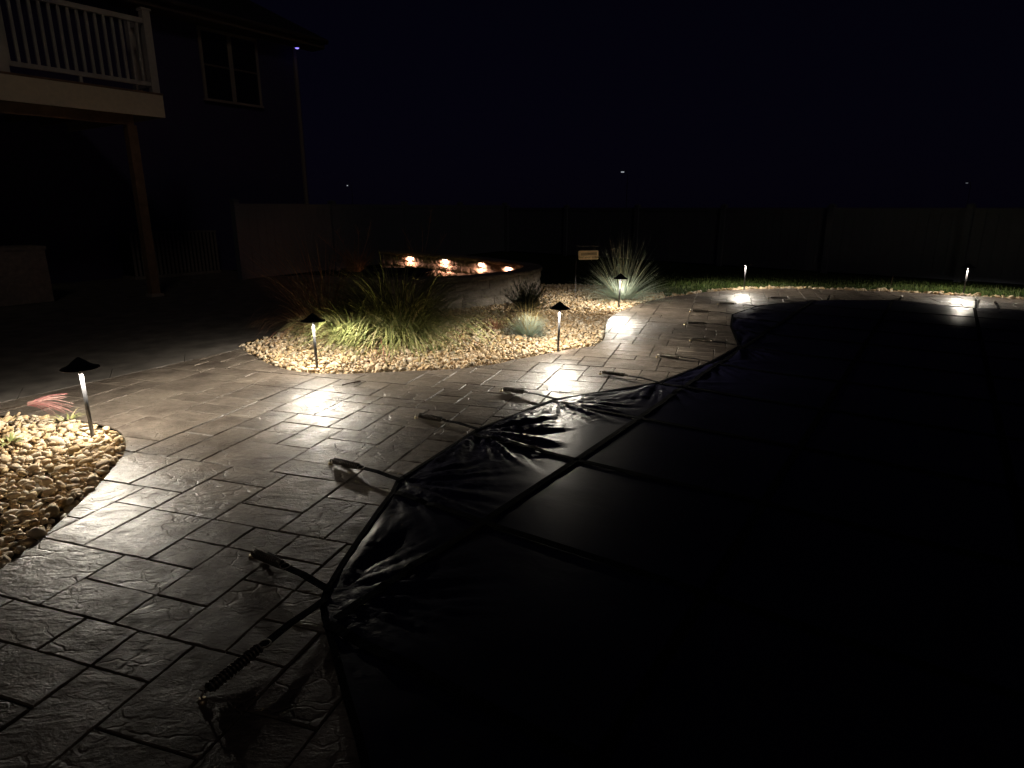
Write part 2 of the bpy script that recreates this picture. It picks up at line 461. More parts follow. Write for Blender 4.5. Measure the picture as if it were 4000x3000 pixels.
LEFT_EDGE = catmull(LEFT_EDGE, 0.06)
BED_EDGE = catmull(BED_EDGE, 0.07)
FAR_EDGE = catmull(FAR_EDGE + [(9.4, 9.2), (10.6, 7.2)], 0.15)
COVER_PX = [(1427, 3000), (1405, 2905), (1351, 2724), (1327, 2627), (1273, 2434), (1261, 2374), (1279, 2320), (1340, 2215), (1400, 2125), (1478, 2010), (1535, 1935),
            (1556, 1888), (1865, 1688), (2166, 1569), (2569, 1503), (2772, 1423), (2886, 1358), (2854, 1281), (2861, 1234), (2954, 1201),
            (3056, 1189), (3182, 1178), (3350, 1177), (3518, 1178), (3660, 1196), (3802, 1208), (3900, 1212), (4000, 1217)]
COVER_EDGE = [(0.1, -0.6), (-0.2, 0.9)] + [P2(G(*p)) for p in COVER_PX]
COVER_POLY = COVER_EDGE + [(9.6, 7.2), (9.6, 0.0), (5.0, -1.5)]
BAND_IN = [P2(G(0, 1573)), P2(G(960, 1358))]
BAND_OUT = [P2(G(0, 1528)), P2(G(925, 1340))]
def lerp_line(a, b, t): return (a[0] + (b[0] - a[0]) * t, a[1] + (b[1] - a[1]) * t)
band_left = lerp_line(*BAND_IN, -0.18)

PATIO = [(-2.10, -2.0), (-2.09, 1.6)] + LEFT_EDGE + [(band_left[0] + 0.05, band_left[1] - 0.02)] + [BAND_IN[0], BAND_IN[1]] + BED_EDGE[1:] + FAR_EDGE[1:]
inner_pool = [(x + 0.26, y - 0.22) for x, y in COVER_EDGE[::-1]]
PATIO = PATIO + [(9.9, 7.0)] + inner_pool + [(0.4, -2.0)]

def sheet(name, poly, z, mat, parent=None, kind='structure'):
    vs = [Vector((x, y, z)) for x, y in poly]
    tris = tessellate_polygon([vs])
    me = bpy.data.meshes.new(name)
    fs = []
    for t_ in tris:
        a, b_, c_ = (vs[i] for i in t_)
        fs.append(t_ if (b_ - a).cross(c_ - a).z > 0 else t_[::-1])
    me.from_pydata([tuple(v) for v in vs], [], fs); me.update()
    o = link_mesh(name, me, mat, parent)
    if kind and parent is None: o['kind'] = kind
    return o

# ------------------------------------------------------------------ ground
gm = MB(); gm.add([(-220, -40, -0.035), (220, -40, -0.035), (220, 300, -0.035), (-220, 300, -0.035)], [(0, 1, 2, 3)])
tag(gm.build('lawn', M['lawn']), 'dark mown lawn reaching from the patio edge to the fence', 'lawn', kind='structure')
patio = sheet('patio', PATIO, -0.009, M['grout'])
tag(patio, 'stamped slate pattern concrete patio curving round the pool cover', 'patio', kind='structure')

# ------------------------------------------------------------------ stamped slabs
TA = R(-18)
UX, UY = math.cos(TA), math.sin(TA)
def clip_half(poly, nx, ny, c):            # keep nx*x+ny*y <= c
    out = []
    for i in range(len(poly)):
        a = poly[i]; b = poly[(i + 1) % len(poly)]
        da = nx * a[0] + ny * a[1] - c; db = nx * b[0] + ny * b[1] - c
        if da <= 0: out.append(a)
        if (da < 0 < db) or (db < 0 < da):
            t = da / (da - db); out.append((a[0] + (b[0] - a[0]) * t, a[1] + (b[1] - a[1]) * t))
    return out
def area(poly):
    return 0.5 * sum(poly[i][0] * poly[(i + 1) % len(poly)][1] - poly[(i + 1) % len(poly)][0] * poly[i][1] for i in range(len(poly)))
def to_uv(p): return (p[0] * UX + p[1] * UY, -p[0] * UY + p[1] * UX)
def to_xy(u, v): return (u * UX - v * UY, u * UY + v * UX)
PUV = [to_uv(p) for p in PATIO]
CU, CV = 0.121, 0.187
u0, v0 = -8.0 * 1.0, -2.5
NU, NV = 150, 100
occ = np.zeros((NU, NV), dtype=bool)
sizes = [(3, 1), (2, 2), (3, 2), (2, 1), (4, 1), (3, 1), (2, 2), (3, 2), (4, 2), (2, 1)]
tiles = []
trng = random.Random(21)
for j in range(NV):
    for i in range(NU):
        if occ[i, j]: continue
        opts = sizes[:]; trng.shuffle(opts)
        for (a, b_) in opts + [(1, 1)]:
            if i + a <= NU and j + b_ <= NV and not occ[i:i + a, j:j + b_].any():
                # avoid leaving a one-cell sliver
                k = i + a
                if k < NU and not occ[k, j] and (k + 1 >= NU or occ[k + 1, j]): 
                    if (a, b_) != (1, 1): continue
                break
        occ[i:i + a, j:j + b_] = True
        tiles.append((u0 + i * CU, v0 + j * CV, u0 + (i + a) * CU, v0 + (j + b_) * CV))
GAP = 0.0034
built = []
for (ua, va, ub, vb) in tiles:
    x0, y0 = to_xy((ua + ub) / 2, (va + vb) / 2)
    if y0 < -0.6 or y0 > 13 or x0 > 9.7: continue
    poly = PUV
    for n_ in ((-1, 0, -(ua + GAP)), (1, 0, ub - GAP), (0, -1, -(va + GAP)), (0, 1, vb - GAP)):
        poly = clip_half(poly, *n_)
        if len(poly) < 3: break
    if len(poly) < 3 or abs(area(poly)) < 0.0035: continue
    full = abs(area(poly)) > 0.995 * (ub - ua - 2 * GAP) * (vb - va - 2 * GAP)
    if full:                                # slightly ragged stamped outline
        cs = [(ua + GAP, va + GAP), (ub - GAP, va + GAP), (ub - GAP, vb - GAP), (ua + GAP, vb - GAP)]
        poly = []
        for k in range(4):
            a, b2 = cs[k], cs[(k + 1) % 4]
            m = 4
            for q in range(m):
                t = (q + (0 if q == 0 else trng.uniform(-0.2, 0.2))) / m
                jit = trng.uniform(-0.0030, 0.0030)
                px_, py_ = a[0] + (b2[0] - a[0]) * t, a[1] + (b2[1] - a[1]) * t
                if abs(a[0] - b2[0]) < 1e-6: px_ += jit
                else: py_ += jit
                poly.append((px_, py_))
    else:
        q = []
        for p in poly:
            if not q or math.hypot(p[0] - q[-1][0], p[1] - q[-1][1]) > 0.004: q.append(p)
        poly = q
        if len(poly) < 3: continue
    if area(poly) < 0: poly = poly[::-1]
    poly = [to_xy(*p) for p in poly]
    cx = sum(p[0] for p in poly) / len(poly); cy = sum(p[1] for p in poly) / len(poly)
    pr = proj((cx, cy, 0))
    score = -1
    if pr and -300 < pr[0] < 4300 and pr[1] < 3250:
        score = abs(area(poly)) / pr[2] ** 3
        if inside(COVER_POLY, cx, cy): score = 0
    built.append((score, cx, cy, poly))
built.sort(key=lambda t: -t[0])
def slab_geo(poly, cx, cy):
    ext = max(max(abs(p[0] - cx) for p in poly), max(abs(p[1] - cy) for p in poly))
    k = max(0.5, 1 - 0.0042 / max(ext, 0.02))
    dz = trng.uniform(-0.0016, 0.0012); tx, ty = trng.uniform(-0.008, 0.008), trng.uniform(-0.008, 0.008)
    n = len(poly)
    lo = [(p[0] - cx, p[1] - cy, -0.012) for p in poly]
    mid = [(p[0] - cx, p[1] - cy, -0.0045) for p in poly]
    hi = [((p[0] - cx) * k, (p[1] - cy) * k, dz + (p[0] - cx) * tx + (p[1] - cy) * ty) for p in poly]
    fs = []
    for r_ in (0, n):
        fs += [(r_ + i, r_ + (i + 1) % n, r_ + n + (i + 1) % n, r_ + n + i) for i in range(n)]
    fs.append(tuple(range(2 * n, 3 * n)))
    return lo + mid + hi, fs
rest = MB()
for idx, (score, cx, cy, poly) in enumerate(built):
    vs, fs = slab_geo(poly, cx, cy)
    if idx < 300 and score > 0:
        b = MB().add(vs, fs)
        b.build('paving_slab', M['paving'], patio, loc=(cx, cy, 0))
    else:
        rest.add([(v[0] + cx, v[1] + cy, v[2]) for v in vs], fs)
o = rest.build('paving_slab_field', M['paving'], patio); o['kind'] = 'stuff'

# border band and the plain slab by the house
far_t = 1.0
bi0, bi1 = lerp_line(*BAND_IN, -0.9), lerp_line(*BAND_IN, 1.0)
bo0, bo1 = lerp_line(*BAND_OUT, -0.9), lerp_line(*BAND_OUT, 1.05)
bi2 = (bi1[0] - 0.02, bi1[1] + 0.05)
band = sheet('house_walk', [(-16, 3), (bo0[0] - 0.0, bo0[1]), bo1, (-2.72, 7.25), (-2.45, 8.2), (-2.2, 10.5), (-3.0, 12.6), (-9, 17), (-16, 12)], -0.008, M['band'])
tag(band, 'plain concrete walk in the dark between house and patio', 'walk', kind='structure')
strip = empty('border_band'); strip['kind'] = 'structure'
nseg = 6
for k in range(nseg):
    t0, t1 = k / nseg + 0.0008, (k + 1) / nseg - 0.0008
    a = lerp_line(bi0, bi1, t0); b_ = lerp_line(bi0, bi1, t1); c_ = lerp_line(bo0, bo1, t1); d_ = lerp_line(bo0, bo1, t0)
    mid = lambda p, q, e: (p[0] + (q[0] - p[0]) * e, p[1] + (q[1] - p[1]) * e)
    poly = [mid(a, d_, 0.03), mid(b_, c_, 0.03), mid(b_, c_, 0.97), mid(a, d_, 0.97)]
    if area(poly) < 0: poly = poly[::-1]
    MB().prism(poly, -0.03, -0.001).build('band_slab', M['band'], strip)

# ------------------------------------------------------------------ river stones
def stone_shape(seed, sub):
    r_ = np.random.default_rng(seed)
    bm = bmesh.new(); bmesh.ops.create_icosphere(bm, subdivisions=sub, radius=1.0)
    V = np.array([v.co[:] for v in bm.verts]); F = np.array([[v.index for v in f.verts] for f in bm.faces]); bm.free()
    sx, sy, sz = r_.uniform(0.95, 1.35), r_.uniform(0.7, 0.95), r_.uniform(0.48, 0.72)
    nrm = r_.normal(size=(9, 3)); nrm /= np.linalg.norm(nrm, axis=1)[:, None]
    d = np.ones(len(V))
    for n_ in nrm:                          # soft flats
        h = V @ n_; lim = r_.uniform(0.55, 0.8)
        d = np.minimum(d, np.where(h > lim, lim / np.maximum(h, 1e-6) * 0.85 + 0.15, 1.0))
    ph = r_.uniform(0, 6, 3)
    d *= 1 + 0.07 * np.sin(V[:, 0] * 2.6 + ph[0]) + 0.06 * np.sin(V[:, 1] * 3.1 + ph[1])
    V = V * d[:, None] * np.array([sx, sy, sz])
    return V, F
SH = [stone_shape(100 + k, 2) for k in range(10)]
SHL = [stone_shape(200 + k, 1) for k in range(8)]
SH_ME = [np_mesh('stone', V, F) for V, F in SH]
for me in SH_ME: me.materials.append(M['stone'])
def rot_mats(n, r_, tilt=0.45):
    a = r_.uniform(0, 2 * np.pi, n); tx = r_.normal(0, tilt, n); ty = r_.normal(0, tilt, n)
    out = np.zeros((n, 3, 3))
    ca, sa = np.cos(a), np.sin(a); cx, sx = np.cos(tx), np.sin(tx); cy, sy = np.cos(ty), np.sin(ty)
    Rz = np.zeros((n, 3, 3)); Rz[:, 0, 0] = ca; Rz[:, 0, 1] = -sa; Rz[:, 1, 0] = sa; Rz[:, 1, 1] = ca; Rz[:, 2, 2] = 1
    Rx = np.zeros((n, 3, 3)); Rx[:, 0, 0] = 1; Rx[:, 1, 1] = cx; Rx[:, 1, 2] = -sx; Rx[:, 2, 1] = sx; Rx[:, 2, 2] = cx
    Ry = np.zeros((n, 3, 3)); Ry[:, 1, 1] = 1; Ry[:, 0, 0] = cy; Ry[:, 0, 2] = sy; Ry[:, 2, 0] = -sy; Ry[:, 2, 2] = cy
    return Ry @ Rx @ Rz
def gravel(parent, poly, pitch, rad, seed, n_single=300, holes=(), zbase=-0.004, singles_by='near', edge=0.018, zfun=None):
    r_ = np.random.default_rng(seed)
    xs = [p[0] for p in poly]; ys = [p[1] for p in poly]
    pts = []
    for layer, dz in ((0, -0.016), (1, 0.010)):
        gx, gy = np.meshgrid(np.arange(min(xs), max(xs), pitch), np.arange(min(ys), max(ys), pitch * 0.87))
        gx = gx + (np.arange(gx.shape[0]) % 2)[:, None] * pitch / 2 + (layer * pitch * 0.5)
        X = (gx + r_.uniform(-0.38, 0.38, gx.shape) * pitch).ravel(); Y = (gy + r_.uniform(-0.38, 0.38, gy.shape) * pitch + layer * pitch * 0.4).ravel()
        keep = inside_np(poly, X, Y) & (edge_dist(poly, X, Y) > edge)
        if layer == 1: keep &= r_.uniform(0, 1, X.shape) < 0.62
        for h in holes: keep &= ~inside_np(h, X, Y)
        X, Y = X[keep], Y[keep]
        pts.append(np.stack([X, Y, zbase + dz + r_.uniform(-0.006, 0.008, X.shape)], axis=1))
    P = np.concatenate(pts)
    if zfun is not None: P[:, 2] += zfun(P[:, 0], P[:, 1])
    # in frame?
    dx = P - np.array([0, 0, CAM_H])
    z = dx @ np.array(FWD); px = 2000 + FPX * (dx @ np.array(RGT)) / np.maximum(z, .05); py = 1500 - FPX * (dx @ np.array(UPV)) / np.maximum(z, .05)
    vis = (z > .3) & (px > -500) & (px < 4400) & (py < 3300)
    P = P[vis]; z = z[vis]; px = px[vis]; py = py[vis]
    rad_i = rad * np.exp(r_.normal(0, 0.30, len(P)))
    size_px = rad_i / z * ((px > -20) & (px < 4020) & (py < 3020)) * (P[:, 2] > zbase - 0.002)
    order = np.argsort(-size_px)
    RM = rot_mats(len(P), r_)
    for i in order[:n_single]:
        o = bpy.data.objects.new('stone', SH_ME[int(i) % len(SH_ME)])
        COL.objects.link(o); o.parent = parent
        m = Matrix(RM[i].tolist()).to_4x4(); m.translation = P[i]
        o.matrix_local = m @ Matrix.Scale(float(rad_i[i]), 4)
    rest_i = order[n_single:]
    u = r_.uniform(0, 1, len(rest_i)); T = stone_tints(u)
    allV, allF, allT = [], [], []; off = 0
    for s_ in range(len(SHL)):
        sel = rest_i[s_::len(SHL)]; tt = T[s_::len(SHL)]
        V, F = SHL[s_]
        W = np.einsum('nij,vj->nvi', RM[sel], V) * rad_i[sel][:, None, None] + P[sel][:, None, :]
        allV.append(W.reshape(-1, 3)); allF.append((F[None] + (np.arange(len(sel)) * len(V))[:, None, None] + off).reshape(-1, 3))
        allT.append(np.repeat(tt, len(V), axis=0)); off += len(sel) * len(V)
    if off:
        me = np_mesh('stone_mass', np.concatenate(allV), np.concatenate(allF), True, np.concatenate(allT))
        o = link_mesh('stone_mass', me, M['stone_mass'], parent); o['kind'] = 'stuff'
    return len(P)

left_bed_poly = [(-2.09, 1.6)] + LEFT_EDGE + [(-4.3, 4.36), (-4.6, 1.6)]
left_bed = sheet('gravel_bed', left_bed_poly, -0.03, M['soil'])
tag(left_bed, 'bed of tan river stones at the left edge of the patio', 'gravel bed', kind='structure')
n1 = gravel(left_bed, left_bed_poly, 0.048, 0.0238, 5)

# retaining wall line (outer edge of its cap)
WALL_OUT = catmull([(-3.3, 9.5), (-2.4, 9.02), (-1.7, 8.97), (-0.98, 9.16), (-0.56, 9.38), (-0.12, 9.78), (0.24, 10.25), (0.46, 10.75), (0.52, 11.25),
                    (0.38, 11.8), (0.0, 12.38), (-0.42, 13.12), (-1.08, 13.85), (-1.74, 14.45), (-2.9, 15.5)], 0.05)
ring_in = [p for p in WALL_OUT]
lawn_edge = [P2(G(2592, 1141)), P2(G(2500, 1143)), (2.2, 11.9), (1.2, 12.35), (0.45, 12.3), (0.0, 12.5)]
centre_bed_poly = BED_EDGE + lawn_edge + [(-1.2, 12.5), (-2.6, 11.5), (-2.55, 9.2), (-2.66, 8.1), (-2.75, 7.3)]
centre_bed = sheet('gravel_bed', centre_bed_poly, -0.03, M['soil'])
tag(centre_bed, 'tan river stone bed with grasses in front of the curved wall', 'gravel bed', kind='structure')
ring_hole = [p for p in WALL_OUT[::4]]
n2 = gravel(centre_bed, centre_bed_poly, 0.045, 0.0215, 6, holes=(ring_hole,))

# narrow stone border along the far side of the patio
fe = [p for p in FAR_EDGE if p[1] > 8.5]
out_e = [(p[0] + 0.05, p[1] + 0.16 + 0.05 * math.sin(i * 1.7)) for i, p in enumerate(fe)]
border_poly = fe + out_e[::-1]
border = sheet('stone_border', border_poly, -0.028, M['soil'])
tag(border, 'narrow border of pale stones between far patio edge and lawn', 'stone border', kind='structure')
n3 = gravel(border, border_poly, 0.055, 0.030, 8, edge=0.0)
print('stones', n1, n2, n3, 'slabs', len(built))

# ------------------------------------------------------------------ blades
def blade_cloud(n, r_, base_r, length, width, lean, droop, segs=6, base=(0, 0, 0), lean_dir=None, tint=(0, 1), taper=1.0, twist=0.5, upright=0.15):
    """n arching ribbons out of one crown; returns V, F, tints"""
    V = np.zeros((n, segs + 1, 2, 3)); T = np.zeros((n, segs + 1, 2, 3))
    a = r_.uniform(0, 2 * np.pi, n); rr = base_r * np.sqrt(r_.uniform(0, 1, n))
    x0 = base[0] + rr * np.cos(a) ; y0 = base[1] + rr * np.sin(a)
    az = a + r_.normal(0, 0.5, n)
    if lean_dir is not None:
        d, k = lean_dir
        vx = np.cos(az) * (1 - k) + math.cos(d) * k; vy = np.sin(az) * (1 - k) + math.sin(d) * k
        az = np.arctan2(vy, vx)
    L = length[0] + (length[1] - length[0]) * r_.uniform(0, 1, n) ** 0.8
    th = upright + lean * r_.uniform(0, 1, n) ** 0.8            # start angle from vertical
    dr = droop * r_.uniform(0.5, 1.3, n)
    wd = width * r_.uniform(0.7, 1.25, n)
    tw = r_.uniform(-twist, twist, n)
    p = np.stack([x0, y0, np.full(n, base[2])], axis=1)
    rt = r_.uniform(tint[0], tint[1], n)
    for s in range(segs + 1):
        f = s / segs
        side = np.stack([-np.sin(az + tw * f), np.cos(az + tw * f), np.zeros(n)], axis=1)
        wcur = wd * (1 - f ** 2.2 * taper) * (0.55 + 0.45 * min(1, f * 4)) * 0.5 + 0.0004
        V[:, s, 0] = p - side * wcur[:, None]; V[:, s, 1] = p + side * wcur[:, None]
        T[:, s, :, 0] = rt[:, None]; T[:, s, :, 1] = f
        ang = th + dr * (f + 0.5 / segs) ** 1.5
        st = L / segs
        p = p + np.stack([np.sin(ang) * np.cos(az) * st, np.sin(ang) * np.sin(az) * st, np.cos(ang) * st], axis=1)
        p[:, 2] = np.maximum(p[:, 2], base[2] + 0.012)
    idx = np.arange(n)[:, None] * (segs + 1) * 2 + (np.arange(segs) * 2)[None, :]
    F = np.stack([idx, idx + 1, idx + 3, idx + 2], axis=-1).reshape(-1, 4)
    return V.reshape(-1, 3), F, T.reshape(-1, 3)
def cat(parts):
    Vs, Fs, Ts = [], [], []; off = 0
    for V, F, T in parts:
        Vs.append(V); Fs.append(F + off); Ts.append(T); off += len(V)
    return np.concatenate(Vs), np.concatenate(Fs), np.concatenate(Ts)
def blades_obj(name, data, mat, parent):
    V, F, T = data
    return link_mesh(name, np_mesh(name, V, F, True, T), mat, parent)

pr_ = np.random.default_rng(31)
# big green clump
p = G(1560, 1330); g1 = empty('ornamental_grass', p)
tag(g1, 'large arching green ornamental grass clump in the stone bed', 'grass clump', 'ornamental grasses')
blades_obj('blades', cat([blade_cloud(760, pr_, 0.22, (0.8, 1.38), 0.0130, 0.85, 1.75, 9),
                          blade_cloud(520, pr_, 0.26, (0.5, 1.05), 0.0125, 1.0, 1.3, 7),
                          blade_cloud(260, pr_, 0.22, (0.55, 0.95), 0.0125, 0.5, 1.1, 7, lean_dir=(R(262), 0.55), upright=0.75, tint=(0.4, 0.95)),
                          blade_cloud(160, pr_, 0.20, (0.85, 1.3), 0.010, 0.75, 1.3, 9, lean_dir=(R(185), 0.6))]), M['green_blade'], g1)
p = G(1390, 1345); g1b = empty('ornamental_grass', p)
tag(g1b, 'lower sprawling yellow green grass just right of the second path light', 'grass clump', 'ornamental grasses')
blades_obj('blades', cat([blade_cloud(360, pr_, 0.20, (0.45, 0.8), 0.011, 0.9, 1.3, 7, tint=(0.3, 1)),
                          blade_cloud(160, pr_, 0.14, (0.6, 0.95), 0.010, 0.6, 1.4, 7, tint=(0.1, 0.8))]), M['green_blade'], g1b)
p = G(1265, 1312); g2 = empty('ornamental_grass', p)
tag(g2, 'reddish brown drooping grass behind the second path light', 'grass clump', 'ornamental grasses')
blades_obj('blades', cat([blade_cloud(420, pr_, 0.17, (0.55, 1.05), 0.0085, 0.7, 1.7, 7),
                          blade_cloud(150, pr_, 0.14, (1.0, 1.5), 0.006, 0.6, 0.8, 7, lean_dir=(R(150), 0.4))]), M['red_blade'], g2)
# blue oat grass
p = G(2432, 1168); g3 = empty('ornamental_grass', p)
tag(g3, 'spiky blue green grass fountain behind the path light by the lawn', 'grass clump', 'ornamental grasses')
blades_obj('blades', cat([blade_cloud(420, pr_, 0.11, (0.5, 0.95), 0.0120, 1.35, 0.3, 5, upright=0.05, twist=0.2),
                          blade_cloud(200, pr_, 0.15, (0.5, 0.9), 0.0120, 0.5, 0.35, 5, upright=1.0, twist=0.2),
                          blade_cloud(60, pr_, 0.08, (0.85, 1.15), 0.007, 0.8, 0.15, 5, upright=0.03, twist=0.2)]), M['blue_blade'], g3)
# blue fescue tuft
p = G(2065, 1312); g4 = empty('fescue_tuft', p)
tag(g4, 'small round blue fescue tuft with straw stalks in the stones', 'grass tuft', 'ornamental grasses')
blades_obj('blades', blade_cloud(1100, pr_, 0.06, (0.15, 0.29), 0.0036, 1.45, 0.35, 4, upright=0.0), M['fescue_blade'], g4)
blades_obj('stalks', blade_cloud(130, pr_, 0.05, (0.32, 0.55), 0.0034, 1.05, 0.5, 5, upright=0.02), M['straw_blade'], g4)
# juniper
p = G(2055, 1226); g5 = empty('juniper_shrub', p)
tag(g5, 'dark spiky juniper shrub against the curved block wall', 'shrub')
parts = []
for k in range(210):
    az = pr_.uniform(0, 2 * np.pi); el = pr_.uniform(0.1, 1.35); L = pr_.uniform(0.24, 0.48)
    dirv = np.array([math.cos(az) * math.cos(el), math.sin(az) * math.cos(el), math.sin(el) * 0.95])
    for q in range(9):
        f = 0.25 + 0.75 * q / 8
        b0 = dirv * L * f + np.array([0, 0, 0.03])
        V, F, T = blade_cloud(4, pr_, 0.004, (0.04, 0.085), 0.0045, 0.6, 0.2, 2, base=b0, lean_dir=(az, 0.55), upright=max(0.1, 1.35 - el))
        parts.append((V, F, T))
blades_obj('foliage', cat(parts), M['needle'], g5)
mbt = MB()
for k in range(16):
    az = 2 * math.pi * k / 16 + pr_.uniform(-.2, .2); el = pr_.uniform(0.4, 1.2); L = 0.26
    mbt.tube([(0, 0, -0.03), (math.cos(az) * math.cos(el) * L * .5, math.sin(az) * math.cos(el) * L * .5, math.sin(el) * L * .5),
              (math.cos(az) * math.cos(el) * L, math.sin(az) * math.cos(el) * L, math.sin(el) * L * .95)], [0.006, 0.004, 0.002], 5)
mbt.build('stem', M['twig'], g5)
# dried red tufts
for (px, py, n, lab) in ((1935, 1285, 140, 'dried reddish grass tuft left of the blue fescue'), (1790, 1338, 60, 'flattened reddish dry grass scrap in front of the big clump'),
                         (1500, 1405, 34, 'thin reddish dry stalks lying on stones near the front edge')):
    t_ = empty('dry_tuft', G(px, py)); tag(t_, lab, 'dry grass', 'dried red tufts')
    blades_obj('blades', blade_cloud(n, pr_, 0.10, (0.10, 0.30), 0.0035, 0.9, 0.9, 4, base=(0, 0, 0.015), upright=0.5), M['dead_red'], t_)
for (px, py, n, lab) in ((1700, 1374, 26, 'tiny green weed among stones near the front edge of the bed'), (1175, 1313, 26, 'tiny green weed at the left end of the central bed')):
    t_ = empty('weed', G(px, py)); tag(t_, lab, 'weed')
    blades_obj('leaves', blade_cloud(n, pr_, 0.05, (0.04, 0.10), 0.010, 0.9, 0.9, 3, base=(0, 0, 0.015), upright=0.5), M['lawn_blade'], t_)
for (px, py, lab) in ((40, 1740, 'green weed among the stones of the left bed'), (262, 1652, 'small leafy weed beside the nearest path light')):
    t_ = empty('weed', G(px, py)); tag(t_, lab, 'weed')
    blades_obj('leaves', blade_cloud(22, pr_, 0.04, (0.05, 0.12), 0.012, 0.9, 0.9, 4, base=(0, 0, 0.02), upright=0.6, tint=(0.3, 1)), M['green_blade'], t_)

# pink plume arching in from the left
PY = 4.05
def PV(px, py): return RP(px, py, (0, PY), (0, 1))
pl = empty('pink_plume', (-4.0, PY, 0)); tag(pl, 'pink feathery grass plume leaning in beside the nearest path light', 'grass plume')
off = Vector((-4.0, PY, 0))
root = Vector((-4.15, PY - 0.15, -0.02)); a0 = PV(0, 1600); a1 = PV(60, 1590); a2 = PV(100, 1583)
MB().tube([root - off, (root + (a0 - root) * 0.5 + Vector((-0.10, 0, 0.06))) - off, a0 - off, a1 - off, a2 - off], [0.003, 0.0028, 0.0024, 0.002, 0.0016], 5).build('stem', M['twig'], pl, True)
l0 = PV(102, 1584) - off; l1 = PV(128, 1560) - off
MB().add([l0, (l0 + l1) / 2 + Vector((0.006, 0, 0.004)), l1, (l0 + l1) / 2 - Vector((0.006, 0, 0.004))], [(0, 1, 2, 3)]).build('leaf', M['straw_blade'], pl)
strands = []
ends = [(258, 1545), (259, 1557), (250, 1552), (288, 1600), (280, 1592), (270, 1604), (278, 1620), (262, 1612), (240, 1606), (215, 1610), (190, 1612), (225, 1625), (205, 1628), (268, 1585), (236, 1560)]
for k, (ex, ey) in enumerate(ends):
    for rep in range(2):
        e1 = PV(ex + random.uniform(-6, 6), ey + random.uniform(-5, 5)) - off + Vector((0, random.uniform(-0.06, 0.06), 0))
        s0 = PV(104 + random.uniform(0, 34), 1584 - random.uniform(0, 14)) - off
        ctrl = (s0 + e1) / 2 + Vector((0, 0, 0.035 + random.uniform(-0.006, 0.012)))
        pts = [s0 * (1 - t) ** 2 + ctrl * 2 * t * (1 - t) + e1 * t * t for t in [q / 9 for q in range(10)]]
        V = []; tn = random.random()
        for q, pt in enumerate(pts):
            hw = 0.0016 * (1 - 0.5 * q / 9)
            V += [pt + Vector((0, 0, hw)), pt - Vector((0, 0, hw))]
        F = [(2 * q, 2 * q + 1, 2 * q + 3, 2 * q + 2) for q in range(9)]
        strands.append((np.array([v[:] for v in V]), np.array(F), np.tile([tn, 0, 0], (len(V), 1))))
blades_obj('feathers', cat(strands), M['pink_blade'], pl)

# ------------------------------------------------------------------ curved block wall
wall = empty('curved_block_wall', (0, 10, 0)); tag(wall, 'curved seat wall of split concrete blocks with four lights under its cap', 'block wall')
W2 = [Vector((x, y)) for x, y in WALL_OUT]
cum = [0.0]
for i in range(1, len(W2)): cum.append(cum[-1] + (W2[i] - W2[i - 1]).length)
LW = cum[-1]
def wall_at(s):
    s = max(0.0, min(LW - 1e-4, s))
    i = next(k for k in range(1, len(cum)) if cum[k] >= s)
    f = (s - cum[i - 1]) / (cum[i] - cum[i - 1])
    p_ = W2[i - 1].lerp(W2[i], f)
    t_ = (W2[min(i + 1, len(W2) - 1)] - W2[max(i - 2, 0)]).normalized()
    return p_, t_, Vector((-t_.y, t_.x))        # inward normal is to the left of travel
def wall_block(s0, s1, z0, z1, o0, o1, rough, seed):
    r_ = random.Random(seed)
    (pa, ta, na), (pb, tb, nb) = wall_at(s0), wall_at(s1)
    c = (pa + pb) / 2 + (na + nb) / 2 * (o0 + o1) / 2
    M_ = 4
    front, back = [], []
    b = MB()
    cz = (z0 + z1) / 2
    # grid on outer and inner faces with rough relief
    def face(off, sgn):
        g_ = []
        for j in range(4):
            for i in range(M_ + 1):
                f = i / M_; pt, tt, nn = wall_at(s0 + (s1 - s0) * f)
                edge = (i in (0, M_)) or (j in (0, 3))
                d = (0.008 if edge else -r_.uniform(0.0, rough)) * sgn
                q = pt + nn * (off + d)
                g_.append(Vector((q.x - c.x, q.y - c.y, z0 + (z1 - z0) * (j / 3) - cz)))
        return g_
    A = face(o0, 1); B = face(o1, -1)
    n = (M_ + 1) * 4
    fs = []
    for j in range(3):
        for i in range(M_):
            k = j * (M_ + 1) + i
            fs.append((k, k + 1, k + M_ + 2, k + M_ + 1)); fs.append((n + k, n + k + M_ + 1, n + k + M_ + 2, n + k + 1))
    for i in range(M_):                      # bottom, top
        fs.append((i, n + i, n + i + 1, i + 1)); k = 3 * (M_ + 1) + i; fs.append((k, k + 1, n + k + 1, n + k))
    for j in range(3):
        k = j * (M_ + 1); fs.append((k, k + M_ + 1, n + k + M_ + 1, n + k)); k += M_; fs.append((k, n + k, n + k + M_ + 1, k + M_ + 1))
    b.add(A + B, fs)
    return b, (c.x, c.y - 10, cz)
seed = 0
zc = [(0.0, 0.118), (0.120, 0.250), (0.252, 0.383)]
for ci, (z0, z1) in enumerate(zc):
    s = -0.15 * (ci % 2) + 0.02; wr = random.Random(40 + ci)
    while s < LW - 0.05:
        ln = wr.choice((0.24, 0.30, 0.36, 0.40)); s1 = min(s + ln, LW - 0.01); s0 = max(s, 0.0)
        if s1 - s0 > 0.08:
            seed += 1
            b, loc = wall_block(s0 + 0.003, s1 - 0.003, z0 - (0.03 if ci == 0 else 0), z1, 0.035 + wr.uniform(-0.006, 0.006), 0.285 + wr.uniform(-0.006, 0.006), 0.012, seed)
            b.build('block', M['block'], wall, loc=loc)
        s += ln
s = 0.0; wr = random.Random(60)
